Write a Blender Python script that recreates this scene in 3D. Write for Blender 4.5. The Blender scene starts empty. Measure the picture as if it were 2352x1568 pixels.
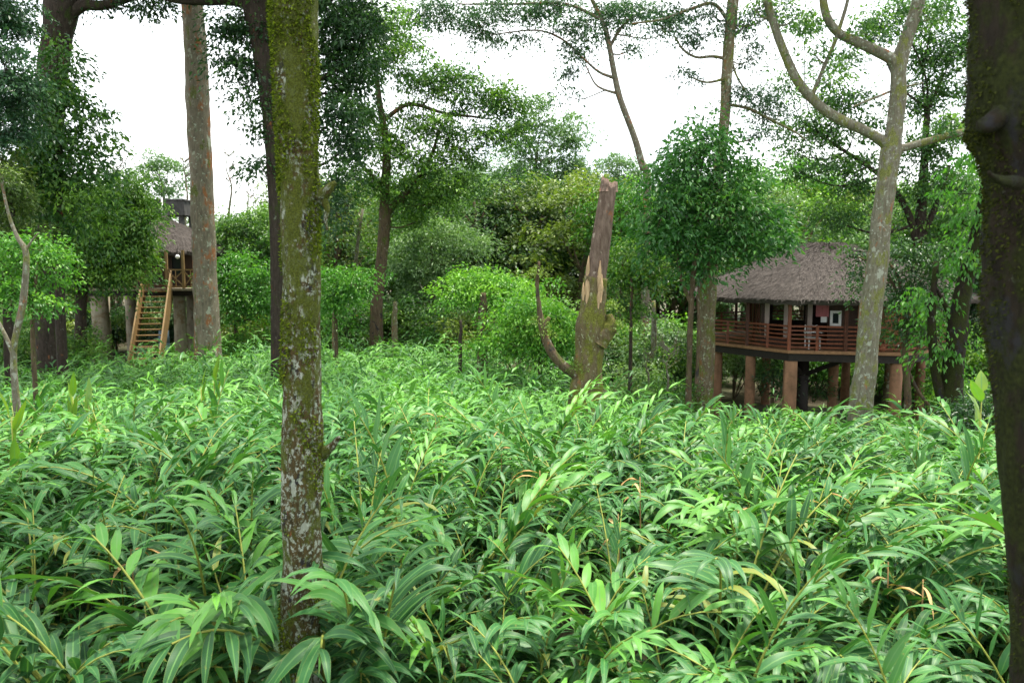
import bpy, math, random
import numpy as np
from mathutils import Vector, Matrix, noise as mnoise

SC = bpy.context.scene
COL = SC.collection
F = 1829.0                       # focal length in picture units (2352 wide)
PITCH = math.radians(5.75)
CAMZ = 5.0
CP, SP = math.cos(PITCH), math.sin(PITCH)
R = math.radians

def at(px, py, Y):
    u = (px - 1176.0) / F; v = (784.0 - py) / F
    t = Y / (CP + v * SP)
    return Vector((u * t, Y, CAMZ + t * (v * CP - SP)))

def sstep(a, b, x):
    t = np.clip((x - a) / (b - a), 0, 1); return t * t * (3 - 2 * t)

def ground(x, y):
    yy = np.maximum(y, 1.0)
    r = sstep(-0.06, 0.27, x / yy)
    s = sstep(7.0, 30.0, y)
    g = 0.62 - s * (1.35 + 1.3 * r)
    g = g + 0.10 * np.sin(x * 0.55 + 1.0) * np.sin(y * 0.43) + 0.06 * np.sin(x * 1.3 + y * 0.9)
    return g

def gz(x, y): return float(ground(np.float64(x), np.float64(y)))

# ------------------------------------------------------------------ materials
def newmat(name):
    m = bpy.data.materials.new(name); m.use_nodes = True
    nt = m.node_tree; nt.nodes.clear()
    out = nt.nodes.new('ShaderNodeOutputMaterial')
    return m, nt, out

def N(nt, t, **kw):
    n = nt.nodes.new(t)
    for k, v in kw.items():
        if k in n.inputs: n.inputs[k].default_value = v
        else: setattr(n, k, v)
    return n

def ramp(nt, src, stops):
    r = nt.nodes.new('ShaderNodeValToRGB')
    e = r.color_ramp.elements
    while len(e) < len(stops): e.new(0.5)
    for i, (p, c) in enumerate(stops):
        e[i].position = p
        e[i].color = (c, c, c, 1) if isinstance(c, (int, float)) else (c[0], c[1], c[2], 1)
    nt.links.new(src, r.inputs[0]); return r.outputs[0]

def mixc(nt, fac, a, b, mode='MIX'):
    m = nt.nodes.new('ShaderNodeMix'); m.data_type = 'RGBA'; m.blend_type = mode
    for i, v in ((0, fac), (6, a), (7, b)):
        if hasattr(v, 'node'): nt.links.new(v, m.inputs[i])
        elif i == 0: m.inputs[0].default_value = v
        else: m.inputs[i].default_value = (v[0], v[1], v[2], 1)
    return m.outputs[2]

def noise(nt, vec, scale, detail=4, rough=0.55):
    n = nt.nodes.new('ShaderNodeTexNoise')
    n.inputs['Scale'].default_value = scale; n.inputs['Detail'].default_value = detail
    n.inputs['Roughness'].default_value = rough
    if vec is not None: nt.links.new(vec, n.inputs['Vector'])
    return n.outputs['Fac']

def mapping(nt, src, scale, loc=(0, 0, 0)):
    m = nt.nodes.new('ShaderNodeMapping'); m.inputs['Scale'].default_value = scale
    m.inputs['Location'].default_value = loc
    nt.links.new(src, m.inputs['Vector']); return m.outputs['Vector']

def leaf_mat(name, dark, mid, light, rough=0.45, trans=0.28, spec=0.5, veins=False, back=1.25, yellow=0.97):
    """leaf: colour varies from leaf to leaf (attribute tint, which also holds painted light and shade) and a little from plant to plant"""
    m, nt, out = newmat(name)
    a = N(nt, 'ShaderNodeAttribute', attribute_name='tint')
    oi = N(nt, 'ShaderNodeObjectInfo')
    ad = N(nt, 'ShaderNodeMath', operation='MULTIPLY_ADD'); ad.inputs[1].default_value = 0.28; 
    nt.links.new(oi.outputs['Random'], ad.inputs[0])
    sc = N(nt, 'ShaderNodeMath', operation='MULTIPLY'); sc.inputs[1].default_value = 0.78
    nt.links.new(a.outputs['Fac'], sc.inputs[0]); nt.links.new(sc.outputs[0], ad.inputs[2])
    c = ramp(nt, ad.outputs[0], [(0.0, dark), (0.5, mid), (0.93, light)])
    yel = ramp(nt, a.outputs['Fac'], [(yellow, 0.0), (min(yellow + 0.015, 1.0), 1.0)])
    c = mixc(nt, yel, c, (0.20, 0.17, 0.03))
    if veins:
        uv = N(nt, 'ShaderNodeUVMap'); sx = N(nt, 'ShaderNodeSeparateXYZ')
        nt.links.new(uv.outputs[0], sx.inputs[0])
        ab = N(nt, 'ShaderNodeMath', operation='SUBTRACT'); ab.inputs[1].default_value = 0.5
        nt.links.new(sx.outputs[0], ab.inputs[0])
        a2 = N(nt, 'ShaderNodeMath', operation='ABSOLUTE'); nt.links.new(ab.outputs[0], a2.inputs[0])
        rib = ramp(nt, a2.outputs[0], [(0.0, 1.0), (0.035, 0.7), (0.08, 0.0)])
        c = mixc(nt, rib, c, (0.10, 0.22, 0.06))
        # slanted side veins
        vv = N(nt, 'ShaderNodeMath', operation='MULTIPLY_ADD'); vv.inputs[1].default_value = 1.3
        nt.links.new(a2.outputs[0], vv.inputs[0]); 
        nn = N(nt, 'ShaderNodeMath', operation='MULTIPLY'); nn.inputs[1].default_value = -1.0
        nt.links.new(sx.outputs[1], nn.inputs[0]); nt.links.new(nn.outputs[0], vv.inputs[2])
        sn = N(nt, 'ShaderNodeMath', operation='MULTIPLY'); sn.inputs[1].default_value = 95.0
        nt.links.new(vv.outputs[0], sn.inputs[0])
        s2 = N(nt, 'ShaderNodeMath', operation='SINE'); nt.links.new(sn.outputs[0], s2.inputs[0])
        vs = ramp(nt, s2.outputs[0], [(0.2, 0.0), (1.0, 0.35)])
        c = mixc(nt, vs, c, (0.09, 0.17, 0.05))
        edge = ramp(nt, a2.outputs[0], [(0.44, 0.0), (0.5, 0.4)])
        c = mixc(nt, edge, c, (0.24, 0.30, 0.06))
        tc = N(nt, 'ShaderNodeTexCoord')
        n1 = noise(nt, tc.outputs['Object'], 14, 4)
        bl = ramp(nt, n1, [(0.64, 0.0), (0.73, 0.75)])
        c = mixc(nt, bl, c, (0.22, 0.19, 0.05))
        n2 = noise(nt, tc.outputs['Object'], 3.0, 2)
        c = mixc(nt, ramp(nt, n2, [(0.35, 0.0), (0.7, 0.35)]), c, (0.05, 0.12, 0.07))
    geo = N(nt, 'ShaderNodeNewGeometry')
    cb = mixc(nt, 1.0, c, (back, back, back * 0.95), 'MULTIPLY')
    c2 = mixc(nt, geo.outputs['Backfacing'], c, cb)
    p = N(nt, 'ShaderNodeBsdfPrincipled'); p.inputs['Roughness'].default_value = rough
    p.inputs['Specular IOR Level'].default_value = spec
    nt.links.new(c2, p.inputs['Base Color'])
    t = N(nt, 'ShaderNodeBsdfTranslucent')
    ct = mixc(nt, 1.0, c, (1.7, 1.9, 0.7), 'MULTIPLY'); nt.links.new(ct, t.inputs['Color'])
    ms = N(nt, 'ShaderNodeMixShader'); ms.inputs[0].default_value = trans
    nt.links.new(p.outputs[0], ms.inputs[1]); nt.links.new(t.outputs[0], ms.inputs[2])
    nt.links.new(ms.outputs[0], out.inputs[0])
    return m

def bark_mat(name, c1, c2, lichen=0.3, moss=0.0, orange=0.0, lcol=(0.5, 0.55, 0.47), scale=1.0, mosscol=(0.10, 0.13, 0.012), black=0.0, bump=0.6, mosstop=None):
    m, nt, out = newmat(name)
    tc = N(nt, 'ShaderNodeTexCoord'); O = tc.outputs['Object']
    st = mapping(nt, O, (1, 1, 0.25))
    f = noise(nt, st, 14 * scale, 6, 0.65)
    c = mixc(nt, ramp(nt, f, [(0.3, 0.0), (0.7, 1.0)]), c1, c2)
    if orange:
        n = noise(nt, mapping(nt, O, (1, 1, 0.45), (7, 3, 1)), 2.6 * scale, 5, 0.7)
        c = mixc(nt, ramp(nt, n, [(0.66 - orange * 0.25, 0.0), (0.72 - orange * 0.22, 0.85)]), c, (0.27, 0.10, 0.035))
    if black:
        n = noise(nt, mapping(nt, O, (1, 1, 0.8), (2, 9, 4)), 3.2 * scale, 5, 0.6)
        c = mixc(nt, ramp(nt, n, [(0.62 - black * 0.2, 0.0), (0.68 - black * 0.2, 0.9)]), c, (0.025, 0.025, 0.028))
    if lichen:
        n = noise(nt, mapping(nt, O, (1, 1, 0.8), (3, 1, 8)), 11 * scale, 6, 0.7)
        n_v = noise(nt, mapping(nt, O, (1, 1, 1), (9, 2, 8)), 5 * scale, 3, 0.6)
        lc = mixc(nt, ramp(nt, n_v, [(0.4, 0.0), (0.6, 1.0)]), (lcol[0] * 0.45, lcol[1] * 0.52, lcol[2] * 0.40), (lcol[0] * 1.25, lcol[1] * 1.25, lcol[2] * 1.3))
        c = mixc(nt, ramp(nt, n, [(0.68 - lichen * 0.25, 0.0), (0.73 - lichen * 0.25, 0.9)]), c, lc)
        n = noise(nt, mapping(nt, O, (1, 1, 0.7), (1, 5, 2)), 4.5 * scale, 3, 0.5)
        c = mixc(nt, ramp(nt, n, [(0.70 - lichen * 0.15, 0.0), (0.735 - lichen * 0.15, 0.7)]), c, (lcol[0] * 1.1, lcol[1] * 1.1, lcol[2] * 1.1))
    if moss:
        n = noise(nt, mapping(nt, O, (1, 1, 0.5), (5, 5, 5)), 3.0 * scale, 6, 0.7)
        fac = n
        if mosstop is not None:
            sx = N(nt, 'ShaderNodeSeparateXYZ'); nt.links.new(O, sx.inputs[0])
            mr = N(nt, 'ShaderNodeMapRange'); nt.links.new(sx.outputs[2], mr.inputs[0])
            mr.inputs[1].default_value = mosstop[0]; mr.inputs[2].default_value = mosstop[1]
            mr.inputs[3].default_value = -0.09; mr.inputs[4].default_value = 0.035
            adn = N(nt, 'ShaderNodeMath', operation='ADD'); nt.links.new(n, adn.inputs[0]); nt.links.new(mr.outputs[0], adn.inputs[1])
            fac = adn.outputs[0]
        mc = ramp(nt, noise(nt, O, 30 * scale, 4), [(0.3, (mosscol[0] * 0.4, mosscol[1] * 0.4, mosscol[2] * 0.4)), (0.7, (mosscol[0] * 1.5, mosscol[1] * 1.5, mosscol[2] * 1.5))])
        c = mixc(nt, ramp(nt, fac, [(0.62 - moss * 0.3, 0.0), (0.68 - moss * 0.25, 0.95)]), c, mc)
    p = N(nt, 'ShaderNodeBsdfPrincipled'); p.inputs['Roughness'].default_value = 0.9
    p.inputs['Specular IOR Level'].default_value = 0.2
    nt.links.new(c, p.inputs['Base Color'])
    b = N(nt, 'ShaderNodeBump'); b.inputs['Strength'].default_value = bump; b.inputs['Distance'].default_value = 0.04
    nt.links.new(noise(nt, mapping(nt, O, (1, 1, 0.3)), 22 * scale, 6, 0.7), b.inputs['Height'])
    nt.links.new(b.outputs[0], p.inputs['Normal'])
    nt.links.new(p.outputs[0], out.inputs[0])
    return m

def plain(name, col, rough=0.7, var=0.25, scale=8, stretch=(1, 1, 1), metal=0.0, bump=0.15, spec=0.3, stain=None):
    m, nt, out = newmat(name)
    tc = N(nt, 'ShaderNodeTexCoord')
    v = mapping(nt, tc.outputs['Object'], stretch)
    f = noise(nt, v, scale, 6, 0.65)
    lo = tuple(x * (1 - var) for x in col); hi = tuple(min(1, x * (1 + var)) for x in col)
    c = mixc(nt, ramp(nt, f, [(0.3, 0.0), (0.7, 1.0)]), lo, hi)
    if stain:
        n = noise(nt, tc.outputs['Object'], 2.2, 5, 0.7)
        c = mixc(nt, ramp(nt, n, [(0.5, 0.0), (0.62, 0.7)]), c, stain)
    p = N(nt, 'ShaderNodeBsdfPrincipled'); p.inputs['Roughness'].default_value = rough
    p.inputs['Metallic'].default_value = metal; p.inputs['Specular IOR Level'].default_value = spec
    nt.links.new(c, p.inputs['Base Color'])
    if bump:
        b = N(nt, 'ShaderNodeBump'); b.inputs['Strength'].default_value = bump; b.inputs['Distance'].default_value = 0.02
        nt.links.new(f, b.inputs['Height']); nt.links.new(b.outputs[0], p.inputs['Normal'])
    nt.links.new(p.outputs[0], out.inputs[0])
    return m

M = {}
M['cardamom'] = leaf_mat('cardamom_leaf', (0.004, 0.032, 0.012), (0.020, 0.108, 0.022), (0.125, 0.32, 0.038), 0.46, 0.20, 0.26, True, 1.3, 0.978)
M['dry'] = leaf_mat('dry_leaf', (0.22, 0.12, 0.05), (0.32, 0.20, 0.09), (0.45, 0.32, 0.16), 0.7, 0.2, 0.2)
M['yellowleaf'] = leaf_mat('yellow_green_leaf', (0.05, 0.14, 0.012), (0.10, 0.21, 0.016), (0.20, 0.29, 0.025), 0.4, 0.35, 0.5, True)
M['cane'] = plain('cardamom_cane', (0.24, 0.27, 0.05), 0.5, 0.3, 9)
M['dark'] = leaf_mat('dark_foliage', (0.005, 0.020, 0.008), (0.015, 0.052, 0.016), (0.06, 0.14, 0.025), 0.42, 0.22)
M['bluedark'] = leaf_mat('bluish_foliage', (0.008, 0.028, 0.015), (0.020, 0.066, 0.030), (0.065, 0.15, 0.05), 0.40, 0.22)
M['mid'] = leaf_mat('mid_foliage', (0.008, 0.036, 0.009), (0.034, 0.105, 0.018), (0.15, 0.28, 0.03), 0.45, 0.28)
M['bright'] = leaf_mat('bright_foliage', (0.015, 0.07, 0.010), (0.055, 0.18, 0.022), (0.18, 0.36, 0.04), 0.45, 0.32)
M['bright2'] = leaf_mat('fresh_green_foliage', (0.010, 0.052, 0.014), (0.038, 0.135, 0.026), (0.13, 0.29, 0.05), 0.42, 0.28)
M['olive'] = leaf_mat('olive_foliage', (0.014, 0.036, 0.008), (0.055, 0.10, 0.018), (0.16, 0.22, 0.03), 0.5, 0.28)
M['pale'] = leaf_mat('haze_pale_foliage', (0.045, 0.10, 0.045), (0.09, 0.17, 0.07), (0.17, 0.27, 0.10), 0.5, 0.3)  # haze of distance put into the leaf colour

B = {}
B['mossy'] = bark_mat('mossy_bark', (0.032, 0.027, 0.012), (0.125, 0.090, 0.032), 0.66, 0.68, 0.10, (0.42, 0.46, 0.38), 3.0, (0.085, 0.105, 0.012), 0.35, 1.0, mosstop=(2.0, 6.0))
B['darkmoss'] = bark_mat('dark_mossy_bark', (0.009, 0.007, 0.005), (0.032, 0.024, 0.015), 0.15, 0.55, 0.0, (0.11, 0.12, 0.09), 1.3, (0.022, 0.028, 0.005), 0.3, 0.9)  # near right trunk's shade is put into these dark bark colours
B['grey'] = bark_mat('grey_brown_bark', (0.10, 0.085, 0.06), (0.22, 0.19, 0.14), 0.42, 0.18, 0.50, (0.33, 0.36, 0.28), 0.8, (0.10, 0.12, 0.03), 0.0, 0.7)
B['pale'] = bark_mat('pale_bark', (0.085, 0.075, 0.05), (0.195, 0.18, 0.135), 0.50, 0.35, 0.22, (0.30, 0.32, 0.26), 1.2, (0.14, 0.15, 0.04), 0.0, 0.6)
B['brown'] = bark_mat('brown_bark', (0.05, 0.035, 0.02), (0.13, 0.095, 0.06), 0.25, 0.25, 0.1, (0.26, 0.28, 0.21), 1.0, (0.07, 0.09, 0.02), 0.1, 0.7)
B['dark'] = bark_mat('dark_bark', (0.018, 0.014, 0.011), (0.055, 0.042, 0.032), 0.2, 0.2, 0.12, (0.14, 0.15, 0.12), 1.0, (0.035, 0.05, 0.012), 0.0, 0.7)
B['orange'] = bark_mat('orange_stained_bark', (0.09, 0.07, 0.04), (0.19, 0.155, 0.10), 0.5, 0.40, 0.30, (0.35, 0.38, 0.28), 1.0, (0.12, 0.14, 0.03), 0.0, 0.7)

# ------------------------------------------------------------------ mesh helpers
def mesh_np(name, V, Fc, mat, attr=None, uv=None, smooth=True):
    """V (n,3), Fc (m,k) faces of one size"""
    me = bpy.data.meshes.new(name)
    V = np.asarray(V, dtype=np.float32); Fc = np.asarray(Fc, dtype=np.int32)
    m, k = Fc.shape
    me.vertices.add(len(V)); me.vertices.foreach_set('co', V.ravel())
    me.loops.add(m * k); me.loops.foreach_set('vertex_index', Fc.ravel())
    me.polygons.add(m); me.polygons.foreach_set('loop_start', np.arange(0, m * k, k, dtype=np.int32))
    me.polygons.foreach_set('use_smooth', np.full(m, smooth, dtype=bool))
    me.update(calc_edges=True)
    if attr is not None:
        a = me.attributes.new('tint', 'FLOAT', 'POINT'); a.data.foreach_set('value', np.asarray(attr, dtype=np.float32))
    if uv is not None:
        l = me.uv_layers.new(name='UVMap'); l.data.foreach_set('uv', np.asarray(uv, dtype=np.float32)[Fc.ravel()].ravel())
    me.materials.append(mat)
    return me

def crown_np(name, V, T, tint, mat, twV, twQ, bark):
    """leaves (triangles) and the twigs that carry them, one mesh with two materials"""
    if twV is None: return mesh_np(name, V, T, mat, tint, smooth=False)
    Tq = np.vstack([twQ[:, [0, 1, 2]], twQ[:, [0, 2, 3]]]) + len(V)
    me = mesh_np(name, np.vstack([V, twV]), np.vstack([T, Tq]), mat, np.concatenate([tint, np.zeros(len(twV))]), smooth=False)
    me.materials.append(bark)
    me.polygons.foreach_set('material_index', np.concatenate([np.zeros(len(T), np.int32), np.ones(len(Tq), np.int32)]))
    return me

def link(name, data, parent=None, loc=None):
    o = bpy.data.objects.new(name, data); COL.objects.link(o)
    if parent is not None: o.parent = parent
    if loc is not None: o.location = loc
    return o

def tag(o, label=None, cat=None, group=None, kind=None):
    if label: o['label'] = label
    if cat: o['category'] = cat
    if group: o['group'] = group
    if kind: o['kind'] = kind
    return o

class MB:
    def __init__(s): s.V = []; s.F = []
    def box(s, x0, x1, y0, y1, z0, z1):
        b = len(s.V)
        s.V += [(x0, y0, z0), (x1, y0, z0), (x1, y1, z0), (x0, y1, z0), (x0, y0, z1), (x1, y0, z1), (x1, y1, z1), (x0, y1, z1)]
        s.F += [tuple(b + i for i in q) for q in ((3, 2, 1, 0), (4, 5, 6, 7), (0, 1, 5, 4), (1, 2, 6, 5), (2, 3, 7, 6), (3, 0, 4, 7))]
        return s
    def bar(s, a, b_, w, h=None, up=(0, 0, 1)):
        h = h or w
        a = Vector(a); b_ = Vector(b_); d = (b_ - a).normalized(); u = Vector(up)
        if abs(d.dot(u)) > 0.98: u = Vector((0, 1, 0))
        r = d.cross(u).normalized(); u = r.cross(d).normalized()
        b = len(s.V)
        for p in (a, b_):
            for i, j in ((-1, -1), (1, -1), (1, 1), (-1, 1)):
                s.V.append(tuple(p + r * (i * w / 2) + u * (j * h / 2)))
        s.F += [tuple(b + i for i in q) for q in ((0, 1, 2, 3), (7, 6, 5, 4), (0, 4, 5, 1), (1, 5, 6, 2), (2, 6, 7, 3), (3, 7, 4, 0))]
        return s
    def cyl(s, c, r0, r1, z0, z1, n=16):
        b = len(s.V)
        for z, r in ((z0, r0), (z1, r1)):
            for i in range(n):
                a = 2 * math.pi * i / n; s.V.append((c[0] + r * math.cos(a), c[1] + r * math.sin(a), z))
        for i in range(n):
            j = (i + 1) % n; s.F.append((b + i, b + j, b + n + j, b + n + i))
        s.F.append(tuple(b + n + i for i in range(n))); s.F.append(tuple(b + n - 1 - i for i in range(n)))
        return s
    def prism(s, pts, t):           # pts: planar 3D polygon, t: thickness vector
        b = len(s.V); n = len(pts); t = Vector(t)
        s.V += [tuple(Vector(p)) for p in pts] + [tuple(Vector(p) + t) for p in pts]
        s.F.append(tuple(b + i for i in range(n))); s.F.append(tuple(b + 2 * n - 1 - i for i in range(n)))
        for i in range(n):
            j = (i + 1) % n; s.F.append((b + j, b + i, b + n + i, b + n + j))
        return s
    def build(s, name, mat, parent=None, bevel=0.0, smooth=False):
        me = bpy.data.meshes.new(name); me.from_pydata(s.V, [], s.F); me.materials.append(mat)
        if smooth:
            for p in me.polygons: p.use_smooth = len(p.vertices) == 4
        o = link(name, me, parent)
        if bevel:
            md = o.modifiers.new('bevel', 'BEVEL'); md.width = bevel; md.segments = 2; md.limit_method = 'ANGLE'
        return o

def catmull(P, n):
    P = np.asarray(P, dtype=float)
    if len(P) < 3:
        t = np.linspace(0, 1, n + 1)[:, None]; return P[0] * (1 - t) + P[1] * t
    Q = np.vstack([2 * P[0] - P[1], P, 2 * P[-1] - P[-2]])
    out = []
    for i in range(1, len(Q) - 2):
        p0, p1, p2, p3 = Q[i - 1], Q[i], Q[i + 1], Q[i + 2]
        t = np.linspace(0, 1, n, endpoint=False)[:, None]
        out.append(0.5 * ((2 * p1) + (-p0 + p2) * t + (2 * p0 - 5 * p1 + 4 * p2 - p3) * t ** 2 + (-p0 + 3 * p1 - 3 * p2 + p3) * t ** 3))
    out.append(P[-1][None, :]); return np.vstack(out)

def tube(pts, rad, sides=8, rough=0.0, rng=None, seed=0.0, fscale=2.0, lobes=0.0, cap=True):
    """pts (n,3), rad (n,) -> V, quads"""
    pts = np.asarray(pts, float); n = len(pts)
    d = np.gradient(pts, axis=0); d /= np.linalg.norm(d, axis=1)[:, None] + 1e-9
    ref = np.array([0.0, 1.0, 0.0]) if abs(d[0][2]) > 0.5 else np.array([0.0, 0.0, 1.0])
    a = np.cross(d, ref); a /= np.linalg.norm(a, axis=1)[:, None] + 1e-9
    b = np.cross(d, a)
    th = np.linspace(0, 2 * np.pi, sides, endpoint=False)
    rr = np.repeat(np.asarray(rad, float)[:, None], sides, 1)
    if rough:
        for i in range(n):
            for j in range(sides):
                q = Vector((math.cos(th[j]) * 1.3, math.sin(th[j]) * 1.3, pts[i][2] * fscale + pts[i][0] * fscale)) + Vector((seed, seed, 0))
                rr[i, j] *= 1 + rough * mnoise.noise(q) + rough * 0.5 * mnoise.noise(q * 3.1)
        if lobes: rr *= 1 + lobes * np.sin(th * 3 + seed)[None, :]
    V = pts[:, None, :] + rr[:, :, None] * (np.cos(th)[None, :, None] * a[:, None, :] + np.sin(th)[None, :, None] * b[:, None, :])
    V = V.reshape(-1, 3)
    i = np.arange(n - 1)[:, None] * sides; j = np.arange(sides)[None, :]; j2 = (j + 1) % sides
    Fq = np.stack([i + j, i + j2, i + sides + j2, i + sides + j], -1).reshape(-1, 4)
    if cap:
        for base, ctr in ((0, pts[0]), ((n - 1) * sides, pts[-1])):
            k = len(V); V = np.vstack([V, ctr[None, :], ctr[None, :]])
            jj = np.arange(0, sides, 2)
            Fq = np.vstack([Fq, np.stack([base + jj, base + (jj + 1) % sides, base + (jj + 2) % sides, np.full(len(jj), k)], -1)])
    return V, Fq

def merge(parts):
    Vs, Fs, o = [], [], 0
    for V, Fq in parts:
        Vs.append(V); Fs.append(Fq + o); o += len(V)
    return np.vstack(Vs), np.vstack(Fs)

def nrm(a): return a / (np.linalg.norm(a, axis=-1, keepdims=True) + 1e-9)

def small_leaves(C, D, Nn, L, W, fold=0.12):
    """rhombic folded leaves: C base points, D directions, Nn up normals -> V, quads (6 verts: base, left, right, tip)"""
    S = nrm(np.cross(D, Nn)); U = np.cross(S, D)
    L = L[:, None]; W = W[:, None]
    b = C; t = C + D * L - U * L * 0.10
    l = C + D * L * 0.42 + S * W * 0.5 + U * L * fold
    r = C + D * L * 0.42 - S * W * 0.5 + U * L * fold
    n = len(C)
    V = np.stack([b, r, t, l], 1).reshape(-1, 3)
    k = np.arange(n) * 4
    T = np.vstack([np.stack([k, k + 1, k + 2], -1), np.stack([k, k + 2, k + 3], -1)])
    return V, T

def blade_leaves(C, D, Up, L, W, droop, seg=6, rng=None, wave=0.0, fold=0.22):
    """long lance leaves with mid-rib, wave and droop -> V, quads, uv"""
    n = len(C)
    s = np.linspace(0, 1, seg + 1)
    prof = (np.sin(np.pi * s ** 0.72) ** 0.85) * (1 - 0.15 * s)
    prof[0] = 0.05; prof[-1] = 0.0
    pos = C.copy(); d = D.copy()
    rows = []; uvs = []
    S = nrm(np.cross(D, Up))
    ph = rng.uniform(0, 6.28, n); fr = rng.uniform(7, 13, n)
    for i in range(seg + 1):
        U = nrm(np.cross(S, d))
        w = (W * prof[i] * 0.5)[:, None]
        wv = (np.sin(ph + fr * s[i]) * wave * W)[:, None] * (1 if 0 < i < seg else 0)
        wv2 = (np.sin(ph * 1.7 + fr * s[i] + 1.9) * wave * W)[:, None] * (1 if 0 < i < seg else 0)
        rows.append(pos + S * w + U * (w * fold + wv)); rows.append(pos); rows.append(pos - S * w + U * (w * fold + wv2))
        uvs += [np.tile([0.5 - 0.5 * 1, s[i]], (n, 1)), np.tile([0.5, s[i]], (n, 1)), np.tile([1.0, s[i]], (n, 1))]
        d = nrm(d + np.array([0, 0, -1.0]) * (droop * (0.35 + 1.3 * s[i]) / seg)[:, None])
        pos = pos + d * (L / seg)[:, None]
    m = 3 * (seg + 1)
    V = np.stack(rows, 1).reshape(-1, 3); UV = np.stack(uvs, 1).reshape(-1, 2)
    q = []
    for i in range(seg):
        a = 3 * i
        q += [[a, a + 1, a + 4, a + 3], [a + 1, a + 2, a + 5, a + 4]]
    q = np.array(q); Fq = (np.arange(n)[:, None, None] * m + q[None]).reshape(-1, 4)
    return V, Fq, UV, m

# ------------------------------------------------------------------ cardamom
def cardamom(seed, nst=9, seg=6, lean=(0.0, 0.0), h=(1.35, 2.55), nl=18, leafscale=1.0):
    rng = np.random.default_rng(seed)
    stems = []; C = []; D = []; U = []; L = []; W = []; T = []; DR = []
    for k in range(nst):
        ang = rng.uniform(0, 2 * math.pi); rad = rng.uniform(0.03, 0.38)
        out = np.array([math.cos(ang), math.sin(ang), 0.0])
        H = rng.uniform(*h) * (0.68 if k >= nst - 2 else 1.0)
        base = out * rad; base[2] = -0.12
        tilt = rng.uniform(0.05, 0.38); bend = rng.uniform(0.6, 1.6)
        outd = nrm(out + np.array([lean[0], lean[1], 0]) + rng.normal(0, 0.3, 3) * [1, 1, 0])
        outd[2] = 0; outd = nrm(outd)
        n = 14; p = base.copy(); P = [p.copy()]; dirs = []
        for i in range(n):
            t = (i + 0.5) / n
            a = tilt + bend * t ** 2.2
            d = outd * math.sin(a) + np.array([0, 0, 1.0]) * math.cos(a)
            dirs.append(d); p = p + d * H / n; P.append(p.copy())
        P = np.array(P); dirs.append(dirs[-1]); dirs = np.array(dirs)
        stems.append(tube(P, np.linspace(0.017, 0.006, n + 1), 5, cap=False))
        # plane of the two ranks of leaves
        side = nrm(np.cross(dirs[-1], np.array([0, 0, 1.0]) + rng.normal(0, 0.35, 3)))
        m = int(nl * rng.uniform(0.85, 1.15))
        st = rng.integers(0, 2)
        tl = rng.uniform(0, 0.6)
        for j in range(m):
            t = 0.26 + 0.74 * (j + 1) / m
            x = t * n; i0 = min(int(x), n - 1); fr = x - i0
            pos = P[i0] * (1 - fr) + P[i0 + 1] * fr; d = dirs[i0]
            sg = 1 if (j + st) % 2 else -1
            sd = nrm(np.cross(d, np.cross(side, d)))
            open_ = 0.95 - 0.55 * t ** 3 + rng.normal(0, 0.13)
            dd = d * math.cos(open_) + sd * sg * math.sin(open_) + rng.normal(0, 0.07, 3)
            dd = nrm(dd)
            up = nrm(np.array([0, 0, 1.0]) * 0.9 + d * 0.5 + rng.normal(0, 0.2, 3))
            C.append(pos); D.append(dd); U.append(up)
            ll = (0.52 * (1 - 0.45 * abs(t - 0.66) / 0.4)) * rng.uniform(0.75, 1.15) * leafscale
            L.append(ll); W.append(ll * rng.uniform(0.135, 0.20)); T.append(np.clip(tl + rng.uniform(0, 0.36) - (0.15 if t < 0.6 else 0), 0, 1) if rng.random() > 0.013 else 0.99)  # lower leaves tinted darker, canopy shade put into the colour
            DR.append(rng.uniform(0.7, 1.9))
        # closed spear leaf
        C.append(P[-1]); D.append(dirs[-1]); U.append(nrm(rng.normal(0, 1, 3))); L.append(0.28 * leafscale); W.append(0.022); T.append(0.8); DR.append(0.2)
    C, D, U, L, W, T, DR = [np.array(a, float) for a in (C, D, U, L, W, T, DR)]
    V, Fq, UV, m = blade_leaves(C, D, U, L, W, DR, seg, rng, 0.09 if seg > 3 else 0.04)
    return (V, Fq, UV, np.repeat(T, m)), merge(stems)

# protos
near_protos = []
for i in range(10):
    lf, st = cardamom(100 + i, nst=9, seg=7, lean=(0.6, -0.2), nl=22, leafscale=1.12)
    near_protos.append((mesh_np('cardamom_leaves', lf[0], lf[1], M['cardamom'], lf[3], lf[2]), mesh_np('cardamom_canes', st[0], st[1], M['cane'])))

rng = np.random.default_rng(5)
cands = []
y = 2.9
row = 0
while y < 46:
    sp = 0.86 if y < 14 else 0.95
    half = y * 0.70 + 1.4
    xs = np.arange(-half, half, sp) + (row % 2) * sp * 0.5
    for x in xs:
        cands.append((x + rng.normal(0, 0.16), y + rng.normal(0, 0.16)))
    y += sp * 0.87; row += 1
def field_ok(x, y):
    px = 1176 + x / y * F
    far = np.interp(px, [-200, 0, 300, 500, 700, 1000, 1300, 1500, 1700, 2000, 2200, 2352, 2600], [33, 33, 36, 38, 41, 40, 33, 29, 27, 25.5, 21, 19, 18])
    if y > far: return False
    # trunks and posts standing in the field
    for (tx, ty, tr) in KEEPOUT:
        if (x - tx) ** 2 + (y - ty) ** 2 < tr * tr: return False
    return True
def gp(px, Y): return ((px - 1176) / F * Y, Y)
KEEPOUT = [(*gp(692, 6.0), 0.5), (*gp(700, 5.3), 0.8), (*gp(690, 4.5), 1.05), (*gp(690, 3.7), 1.0), (*gp(2420, 3.9), 0.6), (*gp(1340, 22), 0.8), (*gp(1975, 22), 0.7), (*gp(30, 14), 0.2), (*gp(1615, 31), 0.6), (*gp(475, 36), 0.9)]
cands = [c for c in cands if field_ok(*c) and math.hypot(*c) > 3.3]
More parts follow.
